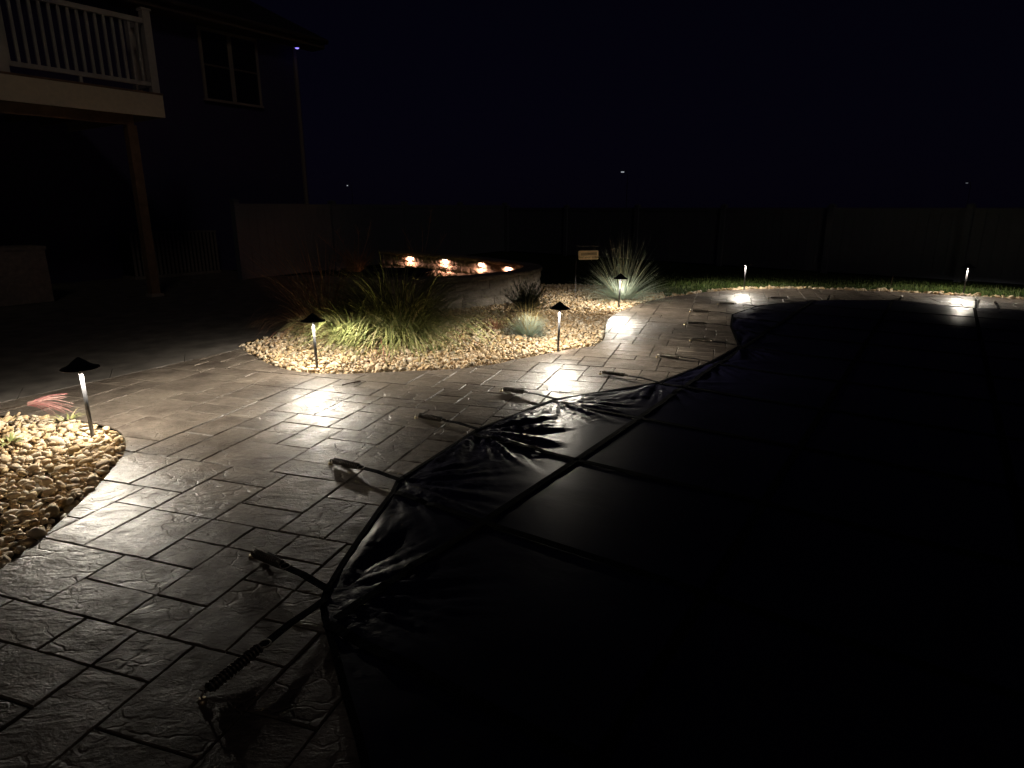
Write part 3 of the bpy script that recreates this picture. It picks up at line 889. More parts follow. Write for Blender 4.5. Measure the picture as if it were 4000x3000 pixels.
while s < LW - 0.05:
    ln = wr.choice((0.42, 0.46, 0.5)); s1 = min(s + ln, LW - 0.005)
    seed += 1
    b, loc = wall_block(s + 0.002, s1 - 0.002, 0.385, 0.450 + wr.uniform(-0.002, 0.002), 0.0, 0.325, 0.005, seed)
    b.build('cap_stone', M['cap'], wall, loc=loc)
    s += ln
# four lights under the far cap
for (px, py) in ((1601, 1000), (1738, 1012), (1880, 1023), (1986, 1038)):
    target = None
    for k in range(len(W2) * 2):
        s_ = LW * k / (len(W2) * 2)
        p_, t_, n_ = wall_at(s_)
        if p_.y < 11.3: continue
        q = p_ + n_ * 0.30; pr2 = proj((q.x, q.y, 0.37))
        if target is None or abs(pr2[0] - px) < target[0]: target = (abs(pr2[0] - px), q, n_, t_)
    q, n_, t_ = target[1], target[2], target[3]
    rz = math.atan2(t_.y, t_.x)
    L_ = empty('wall_light', (q.x + n_.x * 0.020, q.y + n_.y * 0.020, 0.371), rz)
    L_.parent = wall; L_.location = (L_.location.x, L_.location.y - 10, L_.location.z)
    MB().box((0, 0, 0.005), (0.15, 0.028, 0.012)).build('housing', M['black'], L_)
    MB().box((0, 0.001, -0.0035), (0.12, 0.018, 0.004)).build('lens', M['led_warm'], L_)
    ld = bpy.data.lights.new('wall_light_glow', 'AREA'); ld.shape = 'RECTANGLE'; ld.size = 0.12; ld.size_y = 0.014
    ld.energy = 17.0; ld.spread = R(170); ld.color = (1.0, 0.48, 0.31)
    lo = bpy.data.objects.new('wall_light_glow', ld); COL.objects.link(lo); lo.parent = L_; lo.location = (0, 0.002, -0.008)

# fire pit inside the ring
fp = empty('fire_pit', (-1.85, 10.45, 0)); tag(fp, 'dark round fire pit standing inside the curved wall', 'fire pit')
MB().lathe([(0.50, 0), (0.50, 0.36), (0.56, 0.37), (0.56, 0.43), (0.40, 0.43), (0.38, 0.20), (0.0, 0.20)], 36).build('bowl', M['black'], fp, True)
MB().lathe([(0.565, 0.425), (0.57, 0.445), (0.40, 0.445), (0.395, 0.42)], 36).build('rim', M['black'], fp)

# ------------------------------------------------------------------ tall plumed grasses behind the wall
def plume_plant(base, stalks, label):
    t_ = empty('plume_grass', base); tag(t_, label, 'grass clump', 'plumed grasses behind the wall')
    st = []; fe_ = []
    for (tx, ty, hz, br) in stalks:
        top = Vector((tx, ty, hz))
        pts = [Vector((0, 0, 0)).lerp(top, f) + Vector((0.05 * math.sin(f * 3), 0, 0)) for f in [q / 6 for q in range(7)]]
        V = []
        for q, pt in enumerate(pts): V += [pt - Vector((0.004, 0, 0)), pt + Vector((0.004, 0, 0))]
        st.append((np.array([v[:] for v in V]), np.array([(2 * q, 2 * q + 1, 2 * q + 3, 2 * q + 2) for q in range(6)]), np.tile([random.random(), 0, 0], (14, 1))))
        for k in range(br):
            b0 = pts[4].lerp(pts[6], random.random())
            fe_.append(blade_cloud(2, pr_, 0.003, (0.12, 0.32), 0.004, 0.8, 0.9, 4, base=tuple(b0), upright=0.2))
    blades_obj('stalks', cat(st), M['plume'], t_); blades_obj('feathers', cat(fe_), M['plume'], t_)
    blades_obj('blades', blade_cloud(160, pr_, 0.2, (0.5, 1.0), 0.008, 0.6, 1.2, 6), M['red_blade'], t_)
plume_plant((-2.15, 14.95, 0), [(0.1, 0, 0.95, 10), (0.32, 0, 1.36, 26), (-0.35, 0, 0.95, 10), (0.65, 0, 0.85, 12)], 'tall feathery reed standing behind the lit wall')
plume_plant((-3.6, 14.9, 0), [(0.1, 0, 1.0, 12), (0.4, 0, 1.1, 10), (-0.4, 0, 0.9, 12), (-0.8, 0, 0.8, 10)], 'brown feathery grass left of the lit wall end')

# ------------------------------------------------------------------ path lights
LAMP_H = 0.514
def make_lamp(name, loc, label, power, cutoff):
    t_ = empty(name, loc); tag(t_, label, 'path light', 'path lights')
    t_.rotation_euler = (random.uniform(-0.018, 0.018), random.uniform(-0.018, 0.018), random.uniform(0, 6))
    MB().tube([(0, 0, -0.08), (0, 0, 0.2), (0, 0, LAMP_H - 0.045)], 0.0122, 12).build('stem', M['stem'], t_, True)
    MB().lathe([(0.0138, LAMP_H - 0.104), (0.0142, LAMP_H - 0.088), (0.0125, LAMP_H - 0.085), (0.0122, LAMP_H - 0.106)], 16).build('collar', M['stem'], t_)
    prof = [(0.1085, LAMP_H - 0.070), (0.108, LAMP_H - 0.067), (0.075, LAMP_H - 0.060), (0.040, LAMP_H - 0.026), (0.017, LAMP_H - 0.009), (0.011, LAMP_H - 0.004), (0.008, LAMP_H), (0.0005, LAMP_H + 0.001)]
    inner = [(0.0005, LAMP_H - 0.010), (0.030, LAMP_H - 0.028), (0.072, LAMP_H - 0.052), (0.1075, LAMP_H - 0.071)]
    MB().lathe(inner + prof, 32).build('hat', M['black'], t_, True)
    MB().lathe([(0.022, LAMP_H - 0.052), (0.024, LAMP_H - 0.056), (0.013, LAMP_H - 0.0575)], 20).build('lens', M['lens'], t_)
    ld = bpy.data.lights.new('path_light_glow', 'POINT'); ld.shadow_soft_size = 0.020
    ld.energy = power; ld.color = (1.0, 0.91, 0.76)
    ld.use_nodes = True; t = ld.node_tree; em = t.nodes['Emission']
    # batwing optics: more light outwards than straight down
    tc = t.nodes.new('ShaderNodeTexCoord'); sp = t.nodes.new('ShaderNodeSeparateXYZ')
    t.links.new(tc.outputs['Normal'], sp.inputs[0])
    ab = t.nodes.new('ShaderNodeMath'); ab.operation = 'ABSOLUTE'; t.links.new(sp.outputs['Z'], ab.inputs[0])
    mxn = t.nodes.new('ShaderNodeMath'); mxn.operation = 'MAXIMUM'; mxn.inputs[1].default_value = 0.30; t.links.new(ab.outputs[0], mxn.inputs[0])
    pw = t.nodes.new('ShaderNodeMath'); pw.operation = 'POWER'; pw.inputs[1].default_value = -1.25; t.links.new(mxn.outputs[0], pw.inputs[0])
    cut = t.nodes.new('ShaderNodeMapRange'); cut.interpolation_type = 'SMOOTHSTEP'
    cut.inputs['From Min'].default_value = cutoff; cut.inputs['From Max'].default_value = 0.40
    t.links.new(ab.outputs[0], cut.inputs['Value'])
    fin = t.nodes.new('ShaderNodeMath'); fin.operation = 'MULTIPLY'
    t.links.new(pw.outputs[0], fin.inputs[0]); t.links.new(cut.outputs[0], fin.inputs[1])
    t.links.new(fin.outputs[0], em.inputs['Strength'])
    lo = bpy.data.objects.new('path_light_glow', ld); COL.objects.link(lo); lo.parent = t_; lo.location = (0, 0, LAMP_H - 0.060)
    return t_
LP = 180.0
for (px, py, lab, pw_, ct_) in ((361, 1697, 'nearest path light, black cone hat, in the left stone bed', LP, 0.09),
                      (1239, 1441, 'black path light beside the large grass clump', LP, 0.03),
                      (2180, 1372, 'black path light on the stones right of the blue fescue', LP, 0.05),
                      (2416, 1208, 'black path light in front of the spiky blue green grass', LP, 0.02),
                      (2906, 1131, 'far path light at the lawn edge, behind the shining patio patch', LP * 0.6, 0.12),
                      (3763, 1148, 'rightmost far path light, its reflection streaking down the pool cover', LP * 0.62, 0.12)):
    make_lamp('path_light', G(px, py, 0), lab, pw_, ct_)

# ------------------------------------------------------------------ pool cover
from mathutils import noise as mnoise
ANCH_PX = [(1261, 2372), (1279, 2320), (1556, 1888), (1865, 1688), (2166, 1569), (2569, 1503), (2772, 1423), (2886, 1358), (2854, 1281), (2861, 1234),
           (2954, 1201), (3182, 1178), (3233, 1178), (3512, 1178), (3810, 1209), (3900, 1212)]
ANCH = [P2(G(*p)) for p in ANCH_PX]
END_PX = [(792, 2742), (985, 2176), (1292, 1813), (1626, 1634), (1959, 1530), (2345, 1462), (2567, 1396), (2696, 1331), (2675, 1268), (2696, 1218),
          (2803, 1189), (3002, 1168), (3240, 1160), (3522, 1164), (3812, 1170), (3885, 1186)]
CA = math.atan2(4.04, 2.68); CD = Vector((math.cos(CA), math.sin(CA))); CN = Vector((CD.y, -CD.x))
CI0 = Vector(P2(G(2252, 1803))); CS = 0.92
sharp = [0.35, 0.5, 0.65, 1.6, 1.3, 0.8, 0.7, 1.0, 1.5, 1.2, 0.6, 0.5, 0.5, 0.5, 0.5, 0.4]
def cover_z(x, y, de):
    z = 0.016 + 0.010 * mnoise.noise((x * 0.9, y * 0.9, 3.1)) * min(1, de * 1.5)
    z -= 0.016 * min(1.0, max(0, de - 0.15) / 0.5) * 0.5
    near = math.exp(-de / 0.45)
    z += near * 0.010 * mnoise.noise((x * 5.5, y * 5.5, 0.3)) * min(1, de / 0.08)
    for (ax, ay), k in zip(ANCH, sharp):
        dx, dy = x - ax, y - ay; r_ = math.hypot(dx, dy)
        if r_ > 1.1: continue
        th = math.atan2(dy, dx)
        wr_ = 0.8 * mnoise.noise((th * 5.5 + ax * 7, r_ * 1.1, ay * 3)) + 0.75 * (0.45 - 1.6 * abs(mnoise.noise((th * 9 + ay * 5, r_ * 2.0, ax))))
        z += k * 0.026 * wr_ * math.exp(-((r_ - 0.32) / 0.26) ** 2) * min(1, de / 0.05)
    return max(z, 0.006)
edge_pts = []
for i in range(len(COVER_POLY)):
    a, b_ = COVER_POLY[i], COVER_POLY[(i + 1) % len(COVER_POLY)]
    L_ = math.hypot(b_[0] - a[0], b_[1] - a[1]); m = max(1, int(L_ / (0.05 if i < len(COVER_EDGE) - 1 else 0.6)))
    for k in range(m): edge_pts.append((a[0] + (b_[0] - a[0]) * k / m, a[1] + (b_[1] - a[1]) * k / m))
gx, gy = np.meshgrid(np.arange(-1.2, 9.6, 0.020), np.arange(0.9, 10.6, 0.020))
X = (gx + rng.uniform(-.005, .005, gx.shape)).ravel(); Y = (gy + rng.uniform(-.005, .005, gy.shape)).ravel()
ED = edge_dist(COVER_EDGE, X, Y, closed=False)
k_ = inside_np(COVER_POLY, X, Y) & (ED > 0.018) & (ED < 0.75) & (Y < 7.6)
k_far = inside_np(COVER_POLY, X, Y) & (ED > 0.03) & (ED < 0.6) & (Y >= 7.6) & (rng.uniform(0, 1, X.shape) < 0.20)
k_ |= k_far
sp_ = [(float(a), float(b_)) for a, b_ in zip(X[k_], Y[k_])]
gx, gy = np.meshgrid(np.arange(-1.0, 9.6, 0.16), np.arange(-1.0, 10.6, 0.16))
X2 = gx.ravel(); Y2 = gy.ravel(); ED2 = edge_dist(COVER_EDGE, X2, Y2, closed=False)
k2_ = inside_np(COVER_POLY, X2, Y2) & (((ED2 > 0.77) & (Y2 < 7.6)) | ((ED2 > .62) & (Y2 >= 7.6))) & (edge_dist(COVER_POLY, X2, Y2) > 0.05)
sp_ += [(float(a), float(b_)) for a, b_ in zip(X2[k2_], Y2[k2_])]
ne = len(edge_pts)
allp = [Vector(p) for p in edge_pts] + [Vector(p) for p in sp_]
res = delaunay_2d_cdt(allp, [(i, (i + 1) % ne) for i in range(ne)], [], 1, 1e-6)
cv, cf = res[0], res[2]
cxs = np.array([v.x for v in cv]); cys = np.array([v.y for v in cv])
ced = edge_dist(COVER_EDGE, cxs, cys, closed=False)
cover = empty('pool_cover', (3.0, 5.0, 0)); tag(cover, 'dark vinyl pool safety cover with straps stretched over the pool', 'pool cover')
CZ = [cover_z(float(x), float(y), float(d)) for x, y, d in zip(cxs, cys, ced)]
cme = bpy.data.meshes.new('sheet')
fl = []
for f in cf:
    a, b_, c_ = cv[f[0]], cv[f[1]], cv[f[2]]
    fl.append(tuple(f) if (b_ - a).cross(c_ - a) > 0 else tuple(f)[::-1])
cme.from_pydata([(x - 3.0, y - 5.0, z) for x, y, z in zip(cxs, cys, CZ)], [], fl); cme.update()
for p_ in cme.polygons: p_.use_smooth = True
cre = np.zeros(len(cxs), dtype=np.float32)
for (ax, ay), k in zip(ANCH, sharp):
    rr_ = np.hypot(cxs - ax, cys - ay); cre = np.maximum(cre, min(1.0, 0.6 * k) * np.exp(-(rr_ / 0.42) ** 2))
ca_ = cme.attributes.new('crease', 'FLOAT', 'POINT'); ca_.data.foreach_set('value', cre.astype(np.float32))
link_mesh('sheet', cme, M['cover'], cover)
print('cover verts', len(cxs))
CEn = [Vector(p) for p in COVER_EDGE]
def ed1(x, y): return float(edge_dist(COVER_EDGE, np.array([x]), np.array([y]), closed=False)[0])
# hem
MB().ribbon([(x - 3.0, y - 5.0, 0.0165) for x, y in edge_pts[:sum(max(1, int(math.hypot(COVER_EDGE[i + 1][0] - COVER_EDGE[i][0], COVER_EDGE[i + 1][1] - COVER_EDGE[i][1]) / 0.05)) for i in range(len(COVER_EDGE) - 1))]],
            0.024, 0.004).build('hem', M['strap'], cover)
def strap_line(p0, d):
    run = []; runs = []
    for k in range(-160, 320):
        q = p0 + d * (k * 0.05)
        if inside(COVER_POLY, q.x, q.y) and q.y > 0.6: run.append(q)
        else:
            if len(run) > 3: runs.append(run)
            run = []
    if len(run) > 3: runs.append(run)
    for r_ in runs:
        pts = []
        for q in r_:
            de = ed1(q.x, q.y)
            pts.append((q.x - 3.0, q.y - 5.0, cover_z(q.x, q.y, de) + 0.005))
        MB().ribbon(pts, 0.040, 0.003).build('strap', M['strap'], cover)
for k in range(-3, 9): strap_line(CI0 + CD * (CS * k), CN)
q_ = G(3812, 1240); offn = (Vector((q_.x, q_.y)) - CI0).dot(CN); CS2 = offn / max(1, round(offn / CS))
for k in range(0, 7): strap_line(CI0 + CN * (CS2 * k), CD)

# spring anchors round the edge
def helix(p0, p1, rad, turns, wire):
    d = (p1 - p0); L_ = d.length; d.normalize(); u = d.orthogonal().normalized(); v = d.cross(u)
    n = turns * 8
    return [p0 + d * (L_ * k / n) + (u * math.cos(2 * math.pi * k / 8) + v * math.sin(2 * math.pi * k / 8)) * rad for k in range(n + 1)]
for i, (a, e) in enumerate(zip(ANCH_PX, END_PX)):
    A_ = G(*a); E_ = G(*e)
    d = E_ - A_; L_ = d.length; dn = d.normalized(); sd = Vector((-dn.y, dn.x, 0))
    an = empty('spring_strap', (A_.x - 3.0, A_.y - 5.0, 0)); an.parent = cover
    zz = 0.034
    pt = lambda f, z, s_=0.0: Vector((dn.x * L_ * f + sd.x * s_, dn.y * L_ * f + sd.y * s_, z))
    fl_ = 0.52 if L_ < 0.9 else 0.6
    MB().ribbon([pt(-0.03, 0.022), pt(0.12, 0.026), pt(0.3, 0.034), pt(fl_, zz - 0.004)], 0.032, 0.003).build('webbing', M['strap'], an)
    wob = random.uniform(-0.01, 0.015)
    MB().ribbon([pt(fl_ - 0.02, zz - 0.006), pt(fl_ + 0.12, 0.030, -0.016), pt(fl_ + 0.26, 0.016, -0.030 + wob), pt(min(0.97, fl_ + 0.42), 0.006, -0.040 + wob)], 0.026, 0.003).build('strap_tail', M['strap'], an)
    MB().box((0, 0, 0), (0.004, 0.004, 0.004)) if False else None
    # buckle ring
    c_ = pt(fl_ + 0.01, zz); ring = [c_ + (dn * math.cos(q) * 0.020 + sd * math.sin(q) * 0.020) for q in [2 * math.pi * k / 12 for k in range(13)]]
    MB().tube(ring, 0.003, 6, False).build('buckle', M['spring'], an, True)
    s0, s1 = pt(fl_ + 0.05, zz), pt(0.95, zz - 0.006)
    MB().tube([s0, (s0 + s1) / 2, s1], 0.0125, 10).build('sleeve', M['sleeve'], an, True)
    MB().tube(helix(s0, s1, 0.0168, 15, 0.002), 0.0032, 5).build('spring', M['spring'], an, True)
    h0 = s1; h1 = pt(1.0, 0.004)
    MB().tube([h0, pt(0.985, zz), pt(1.005, zz - 0.014), h1], 0.0035, 6).build('hook', M['spring'], an, True)
    MB().lathe([(0.0, 0.012), (0.012, 0.011), (0.014, 0.002), (0.014, -0.004)], 14, tuple(pt(1.0, 0.0))).build('anchor_bolt', M['brass'], an, True)
    tip = pt(min(0.97, fl_ + 0.42), 0.0085, -0.040 + wob)
    MB().box(tip, (0.014, 0.028, 0.004), math.atan2(dn.y, dn.x)).build('tail_tip', M['spring'], an)

# ------------------------------------------------------------------ sign
sp0 = G(2246, 1189)
sg = empty('garden_sign', sp0); tag(sg, 'small wooden sign reading find your tribe, hung from a thin metal stake', 'sign')
YP = (0, sp0.y)
def SV(px, py): return RP(px, py, YP, (0, 1)) - Vector(sp0)
tp = SV(2252, 962)
MB().tube([(0, 0, -0.05), (tp.x * .5, 0, tp.z * .5), (tp.x, 0, tp.z)], 0.0042, 6).build('stake', M['stem'], sg, True)
e_ = SV(2340, 960)
MB().tube([(tp.x, 0, tp.z), ((tp.x + e_.x) / 2, 0, tp.z + 0.002), (e_.x, 0, tp.z), (e_.x + 0.006, 0, tp.z + 0.014), (e_.x - 0.004, 0, tp.z + 0.02)], 0.0038, 6).build('arm', M['stem'], sg, True)
b0 = SV(2259, 1014); b1 = SV(2338, 979)
cx_, cz_ = (b0.x + b1.x) / 2, (b0.z + b1.z) / 2; bw, bh = abs(b1.x - b0.x), abs(b1.z - b0.z)
prof = []
for (sx, sz, st) in ((1, 1, 0), (-1, 1, 90), (-1, -1, 180), (1, -1, 270)):
    for q in range(5):
        a = R(st + q * 22.5); prof.append((sx * (bw / 2 - 0.016) + 0.016 * math.cos(a), sz * (bh / 2 - 0.016) + 0.016 * math.sin(a)))
nb = len(prof)
bd = MB(); bd.add([(x, -0.006, z) for x, z in prof] + [(x, 0.006, z) for x, z in prof],
                  [tuple(range(nb)), tuple(range(nb, 2 * nb))[::-1]] + [(i, nb + i, nb + (i + 1) % nb, (i + 1) % nb) for i in range(nb)])
board = bd.build('board', M['sign_wood'], sg, loc=(cx_, 0, cz_)); board.rotation_euler = (0, R(-1.2), 0)
for sx in (-0.29, 0.29):
    rx = sx * bw; rz0 = bh / 2 - 0.006
    gap = tp.z - (cz_ + bh / 2)
    rc = (rx, 0, bh / 2 + gap / 2)
    MB().tube([(rc[0] + 0.014 * math.cos(q), 0.001 * math.sin(q), rc[2] + (gap / 2 + 0.008) * math.sin(q)) for q in [2 * math.pi * k / 14 for k in range(15)]], 0.0022, 5, False).build('ring', M['spring'], board, True)
lf = MB()
lf.tube([(-bw * 0.38, -0.0072, bh * 0.10), (0, -0.0072, bh * 0.14), (bw * 0.40, -0.0072, bh * 0.16)], 0.0016, 5)
for k in range(15):
    fx = -0.36 + 0.74 * k / 14; x = fx * bw; z = bh * (0.10 + 0.06 * (fx + .4) / .8)
    for sgn in (1, -1):
        dx, dz = 0.009, 0.021 * sgn
        nx_, nz_ = 0.0042, -0.002 * sgn
        lf.add([(x, -0.0075, z), (x + dx * .5 + nx_, -0.0075, z + dz * .55 + nz_), (x + dx, -0.0075, z + dz), (x + dx * .5 - nx_, -0.0075, z + dz * .55 - nz_)], [(0, 1, 2, 3)])
lf.build('leaf_sprig', M['ink'], board)
tx = bpy.data.curves.new('lettering', 'FONT'); tx.body = 'find your tribe'; tx.size = 0.045; tx.align_x = 'CENTER'; tx.align_y = 'CENTER'; tx.extrude = 0.0006; tx.space_character = 1.1
to = bpy.data.objects.new('lettering', tx); COL.objects.link(to); to.parent = board; to.location = (0, -0.0075, -bh * 0.24); to.rotation_euler = (R(90), 0, 0)
tx.materials.append(M['ink_soft'])
bpy.context.view_layer.update()
lme = bpy.data.meshes.new_from_object(to.evaluated_get(bpy.context.evaluated_depsgraph_get()))
loc_, rot_ = to.location.copy(), to.rotation_euler.copy()
bpy.data.objects.remove(to); bpy.data.curves.remove(tx)
to = link_mesh('lettering', lme, M['ink_soft'], board, loc_); to.rotation_euler = rot_

# thin stake by the far border
st0 = G(3475, 1131)
t_ = empty('thin_stake', st0); tag(t_, 'thin bent stake standing in the far stone border', 'stake')
MB().tube([(0, 0, -0.05), (0.01, 0, 0.14), (0.035, 0, 0.31)], [0.006, 0.005, 0.004], 6).build('rod', M['twig'], t_, True)

# ------------------------------------------------------------------ lit lawn blades
lr = np.random.default_rng(77)
n_l = 60000
LX = lr.uniform(1.0, 10.5, n_l); LY = lr.uniform(8.5, 15.0, n_l)
feA = [p for p in FAR_EDGE]
lawn_poly = [(1.25, 12.32)] + [(2.25, 11.85)] + [P2(G(2500, 1141))] + [(p[0] + 0.05, p[1] + 0.15) for p in FAR_EDGE if p[0] > 2.6 and p[1] > 8.6] + [(10.5, 9.5), (10.5, 13), (5, 15), (1.0, 14.5)]
kk = inside_np(lawn_poly, LX, LY)
dd = edge_dist([(p[0] + 0.05, p[1] + 0.16) for p in FAR_EDGE], LX, LY, closed=False)
kk &= lr.uniform(0, 1, n_l) < np.clip(1.25 - dd / 2.4, 0.08, 1)
LX, LY = LX[kk], LY[kk]; n_l = len(LX)
hh = lr.uniform(0.025, 0.06, n_l); az = lr.uniform(0, 2 * np.pi, n_l); wl = lr.uniform(0.003, 0.006, n_l); ln_ = lr.uniform(0.0, 0.035, n_l); la = lr.uniform(0, 2 * np.pi, n_l)
V = np.zeros((n_l, 3, 3))
V[:, 0] = np.stack([LX - np.cos(az) * wl, LY - np.sin(az) * wl, np.full(n_l, -0.036)], 1)
V[:, 1] = np.stack([LX + np.cos(az) * wl, LY + np.sin(az) * wl, np.full(n_l, -0.036)], 1)
V[:, 2] = np.stack([LX + np.cos(la) * ln_, LY + np.sin(la) * ln_, -0.036 + hh], 1)
T = np.zeros((n_l, 3, 3)); T[:, :, 0] = lr.uniform(0, 1, n_l)[:, None]
o = link_mesh('lawn_grass', np_mesh('lawn_grass', V.reshape(-1, 3), np.arange(n_l * 3).reshape(-1, 3), False, T.reshape(-1, 3)), M['lawn_blade'])
tag(o, 'short green lawn blades lit beside the far patio edge', 'grass', kind='stuff')

# ------------------------------------------------------------------ fences
def fence(name, a, b, h, label, step=2.4, z0=-0.05):
    a = Vector(a); b = Vector(b); L_ = (b - a).length; d = (b - a).normalized(); rz = math.atan2(d.y, d.x)
    t_ = empty(name, (a.x, a.y, 0), rz); tag(t_, label, 'fence', 'yard fences')
    n = max(1, round(L_ / step)); st = L_ / n
    for k in range(n + 1):
        MB().box((k * st, 0, (z0 + h + 0.04) / 2 ), (0.127, 0.127, h + 0.04 - z0)).build('post', M['fence'], t_)
        c = MB(); x = k * st; zt = h + 0.04
        c.box((x, 0, zt + 0.012), (0.145, 0.145, 0.02))
        c.add([(x - .07, -.07, zt + .022), (x + .07, -.07, zt + .022), (x + .07, .07, zt + .022), (x - .07, .07, zt + .022), (x, 0, zt + .06)], [(0, 1, 4), (1, 2, 4), (2, 3, 4), (3, 0, 4)])
        c.build('post_cap', M['fence'], t_)
        if k < n:
            xc = k * st + st / 2
            MB().box((xc, 0, h - 0.045), (st - 0.13, 0.05, 0.09)).build('rail', M['fence'], t_)
            MB().box((xc, 0, 0.06), (st - 0.13, 0.05, 0.12)).build('rail', M['fence'], t_)
            nbd = 12; bwid = (st - 0.14) / nbd
            for q in range(nbd):
                MB().box((k * st + 0.07 + bwid * (q + 0.5), 0, (h - 0.09 + 0.12) / 2), (bwid - 0.004, 0.024, h - 0.21)).build('board', M['fence'], t_)
    return t_
fa = Vector((-5.55, 13.3)); fcorner = Vector((-0.25, 22.45))
fb = Vector((10.9, 11.25))
fence('privacy_fence', fa, fcorner, 1.50, 'tan privacy fence running back from beside the house', 2.64)
d_ = (fb - fcorner).normalized()
fence('privacy_fence', fcorner + d_ * 0.14, fb, 1.42, 'long privacy fence across the dark far end of the lawn', 2.6)

# ------------------------------------------------------------------ house and deck
HA = R(55); HD = Vector((math.cos(HA), math.sin(HA))); HN = Vector((HD.y, -HD.x))
PB = G(605, 1155); PB2 = Vector((PB.x, PB.y))
house = empty('house', (PB.x - HN.x * 3.5, PB.y - HN.y * 3.5, 0), HA)     # local x along the wall, local -y outward
tag(house, 'dark two storey house with a twin window under the eave', 'house')
wp = PB2 - HN * 3.5
def HV(px, py, off=0.0):
    q = wp + HN * off
    p_ = RP(px, py, q, HN); r_ = Vector((p_.x, p_.y)) - wp
    return Vector((r_.dot(HD), -r_.dot(HN), p_.z))                        # house-local
xc = HV(1142, 175).x + 0.12
EZ = 5.32
MB().box((xc / 2 - 6, 4.0, EZ / 2 - 0.05), (xc + 12, 8.0, EZ + 0.1)).build('wall', M['siding'], house)
MB().box((xc / 2 - 5.8, -0.2, EZ - 0.02), (xc + 12.6, 0.46, 0.05)).build('soffit', M['eave'], house)
MB().box((xc / 2 - 5.8, -0.44, EZ + 0.07), (xc + 12.6, 0.03, 0.20)).build('eave_board', M['eave'], house)
gut = MB(); gut.tube([(-11.5, -0.5, EZ + 0.12), (xc + 0.55, -0.5, EZ + 0.12)], 0.06, 10); gut.build('gutter', M['eave'], house, True)
rf = MB(); rf.add([(-12, -0.5, EZ + 0.17), (xc + 0.6, -0.5, EZ + 0.17), (xc + 0.6, 4.0, EZ + 2.2), (-12, 4.0, EZ + 2.2), (-12, 8.5, EZ + 0.17), (xc + 0.6, 8.5, EZ + 0.17),
                   (-12, -0.5, EZ + 0.11), (xc + 0.6, -0.5, EZ + 0.11), (xc + 0.6, 8.5, EZ + 0.11), (-12, 8.5, EZ + 0.11)],
                  [(0, 1, 2, 3), (3, 2, 5, 4), (1, 7, 8, 5, 2), (0, 3, 4, 9, 6), (0, 6, 7, 1)])
rf.build('roof', M['roof'], house)
dsx = HV(1142, 175).x
MB().box((dsx, -0.05, EZ / 2), (0.075, 0.06, EZ)).build('downspout', M['trim'], house)
wa = HV(762, 93); wb = HV(1021, 425); 
wx0, wx1, wz0, wz1 = wa.x, wb.x, (HV(801, 392).z + wb.z) / 2, (wa.z + HV(994, 160).z) / 2
win = MB().box(((wx0 + wx1) / 2, -0.02, (wz0 + wz1) / 2), (wx1 - wx0 - .06, 0.035, wz1 - wz0 - .06)).build('window', M['trim'], house)
def wpart(name, c, s, mat):
    o = MB().box((0, 0, 0), s).build(name, mat, win, loc=c); return o
wm = (wx0 + wx1) / 2
wpart('frame', (wm, -0.045, wz1 - 0.035), (wx1 - wx0, 0.05, 0.07), M['trim']); wpart('sill', (wm, -0.055, wz0 + 0.025), (wx1 - wx0 + 0.04, 0.07, 0.05), M['trim'])
for x in (wx0 + 0.03, wm, wx1 - 0.03): wpart('frame', (x, -0.045, (wz0 + wz1) / 2 - 0.01), (0.10 if x == wm else 0.06, 0.048, wz1 - wz0 - 0.13), M['trim'])
for x0_, x1_ in ((wx0 + 0.06, wm - 0.05), (wm + 0.05, wx1 - 0.06)):
    zm = (wz0 + wz1) / 2
    wpart('sash_rail', ((x0_ + x1_) / 2, -0.048, zm), (x1_ - x0_, 0.03, 0.035), M['eave'])
    wpart('pane', ((x0_ + x1_) / 2, -0.042, (zm + wz1) / 2 - 0.03), (x1_ - x0_, 0.008, wz1 - zm - 0.09), M['glass'])
    wpart('pane', ((x0_ + x1_) / 2, -0.042, (zm + wz0) / 2 + 0.02), (x1_ - x0_, 0.008, zm - wz0 - 0.08), M['glass'])

# corner light under the eave
lc = HV(1160, 182, 0.3)
fx_ = empty('eave_light', (0, 0, 0)); 
q = wp + HD * lc.x + HN * 0.30
fx_.location = (q.x, q.y, lc.z); fx_.rotation_euler = (0, 0, HA)
tag(fx_, 'small floodlight with a violet blue glow under the roof corner', 'floodlight')
MB().box((0, 0.02, EZ - lc.z - 0.055), (0.10, 0.10, 0.03)).build('bracket', M['eave'], fx_)
MB().tube([(0, 0.02, EZ - lc.z - 0.06), (0, 0.01, 0.03)], 0.012, 8).build('arm', M['eave'], fx_)
MB().lathe([(0.0, 0.05), (0.03, 0.045), (0.045, 0.0), (0.05, -0.03)], 14).build('shade', M['eave'], fx_, True)
MB().lathe([(0.05, -0.028), (0.03, -0.05), (0.0, -0.055)], 14).build('lens', M['led_blue'], fx_, True)
MB().lathe([(0.0, 0.02), (0.02, 0.015), (0.022, -0.01), (0.0, -0.02)], 10, (-0.13, 0.03, EZ - lc.z - 0.07)).build('sensor', M['trim'], fx_, True)

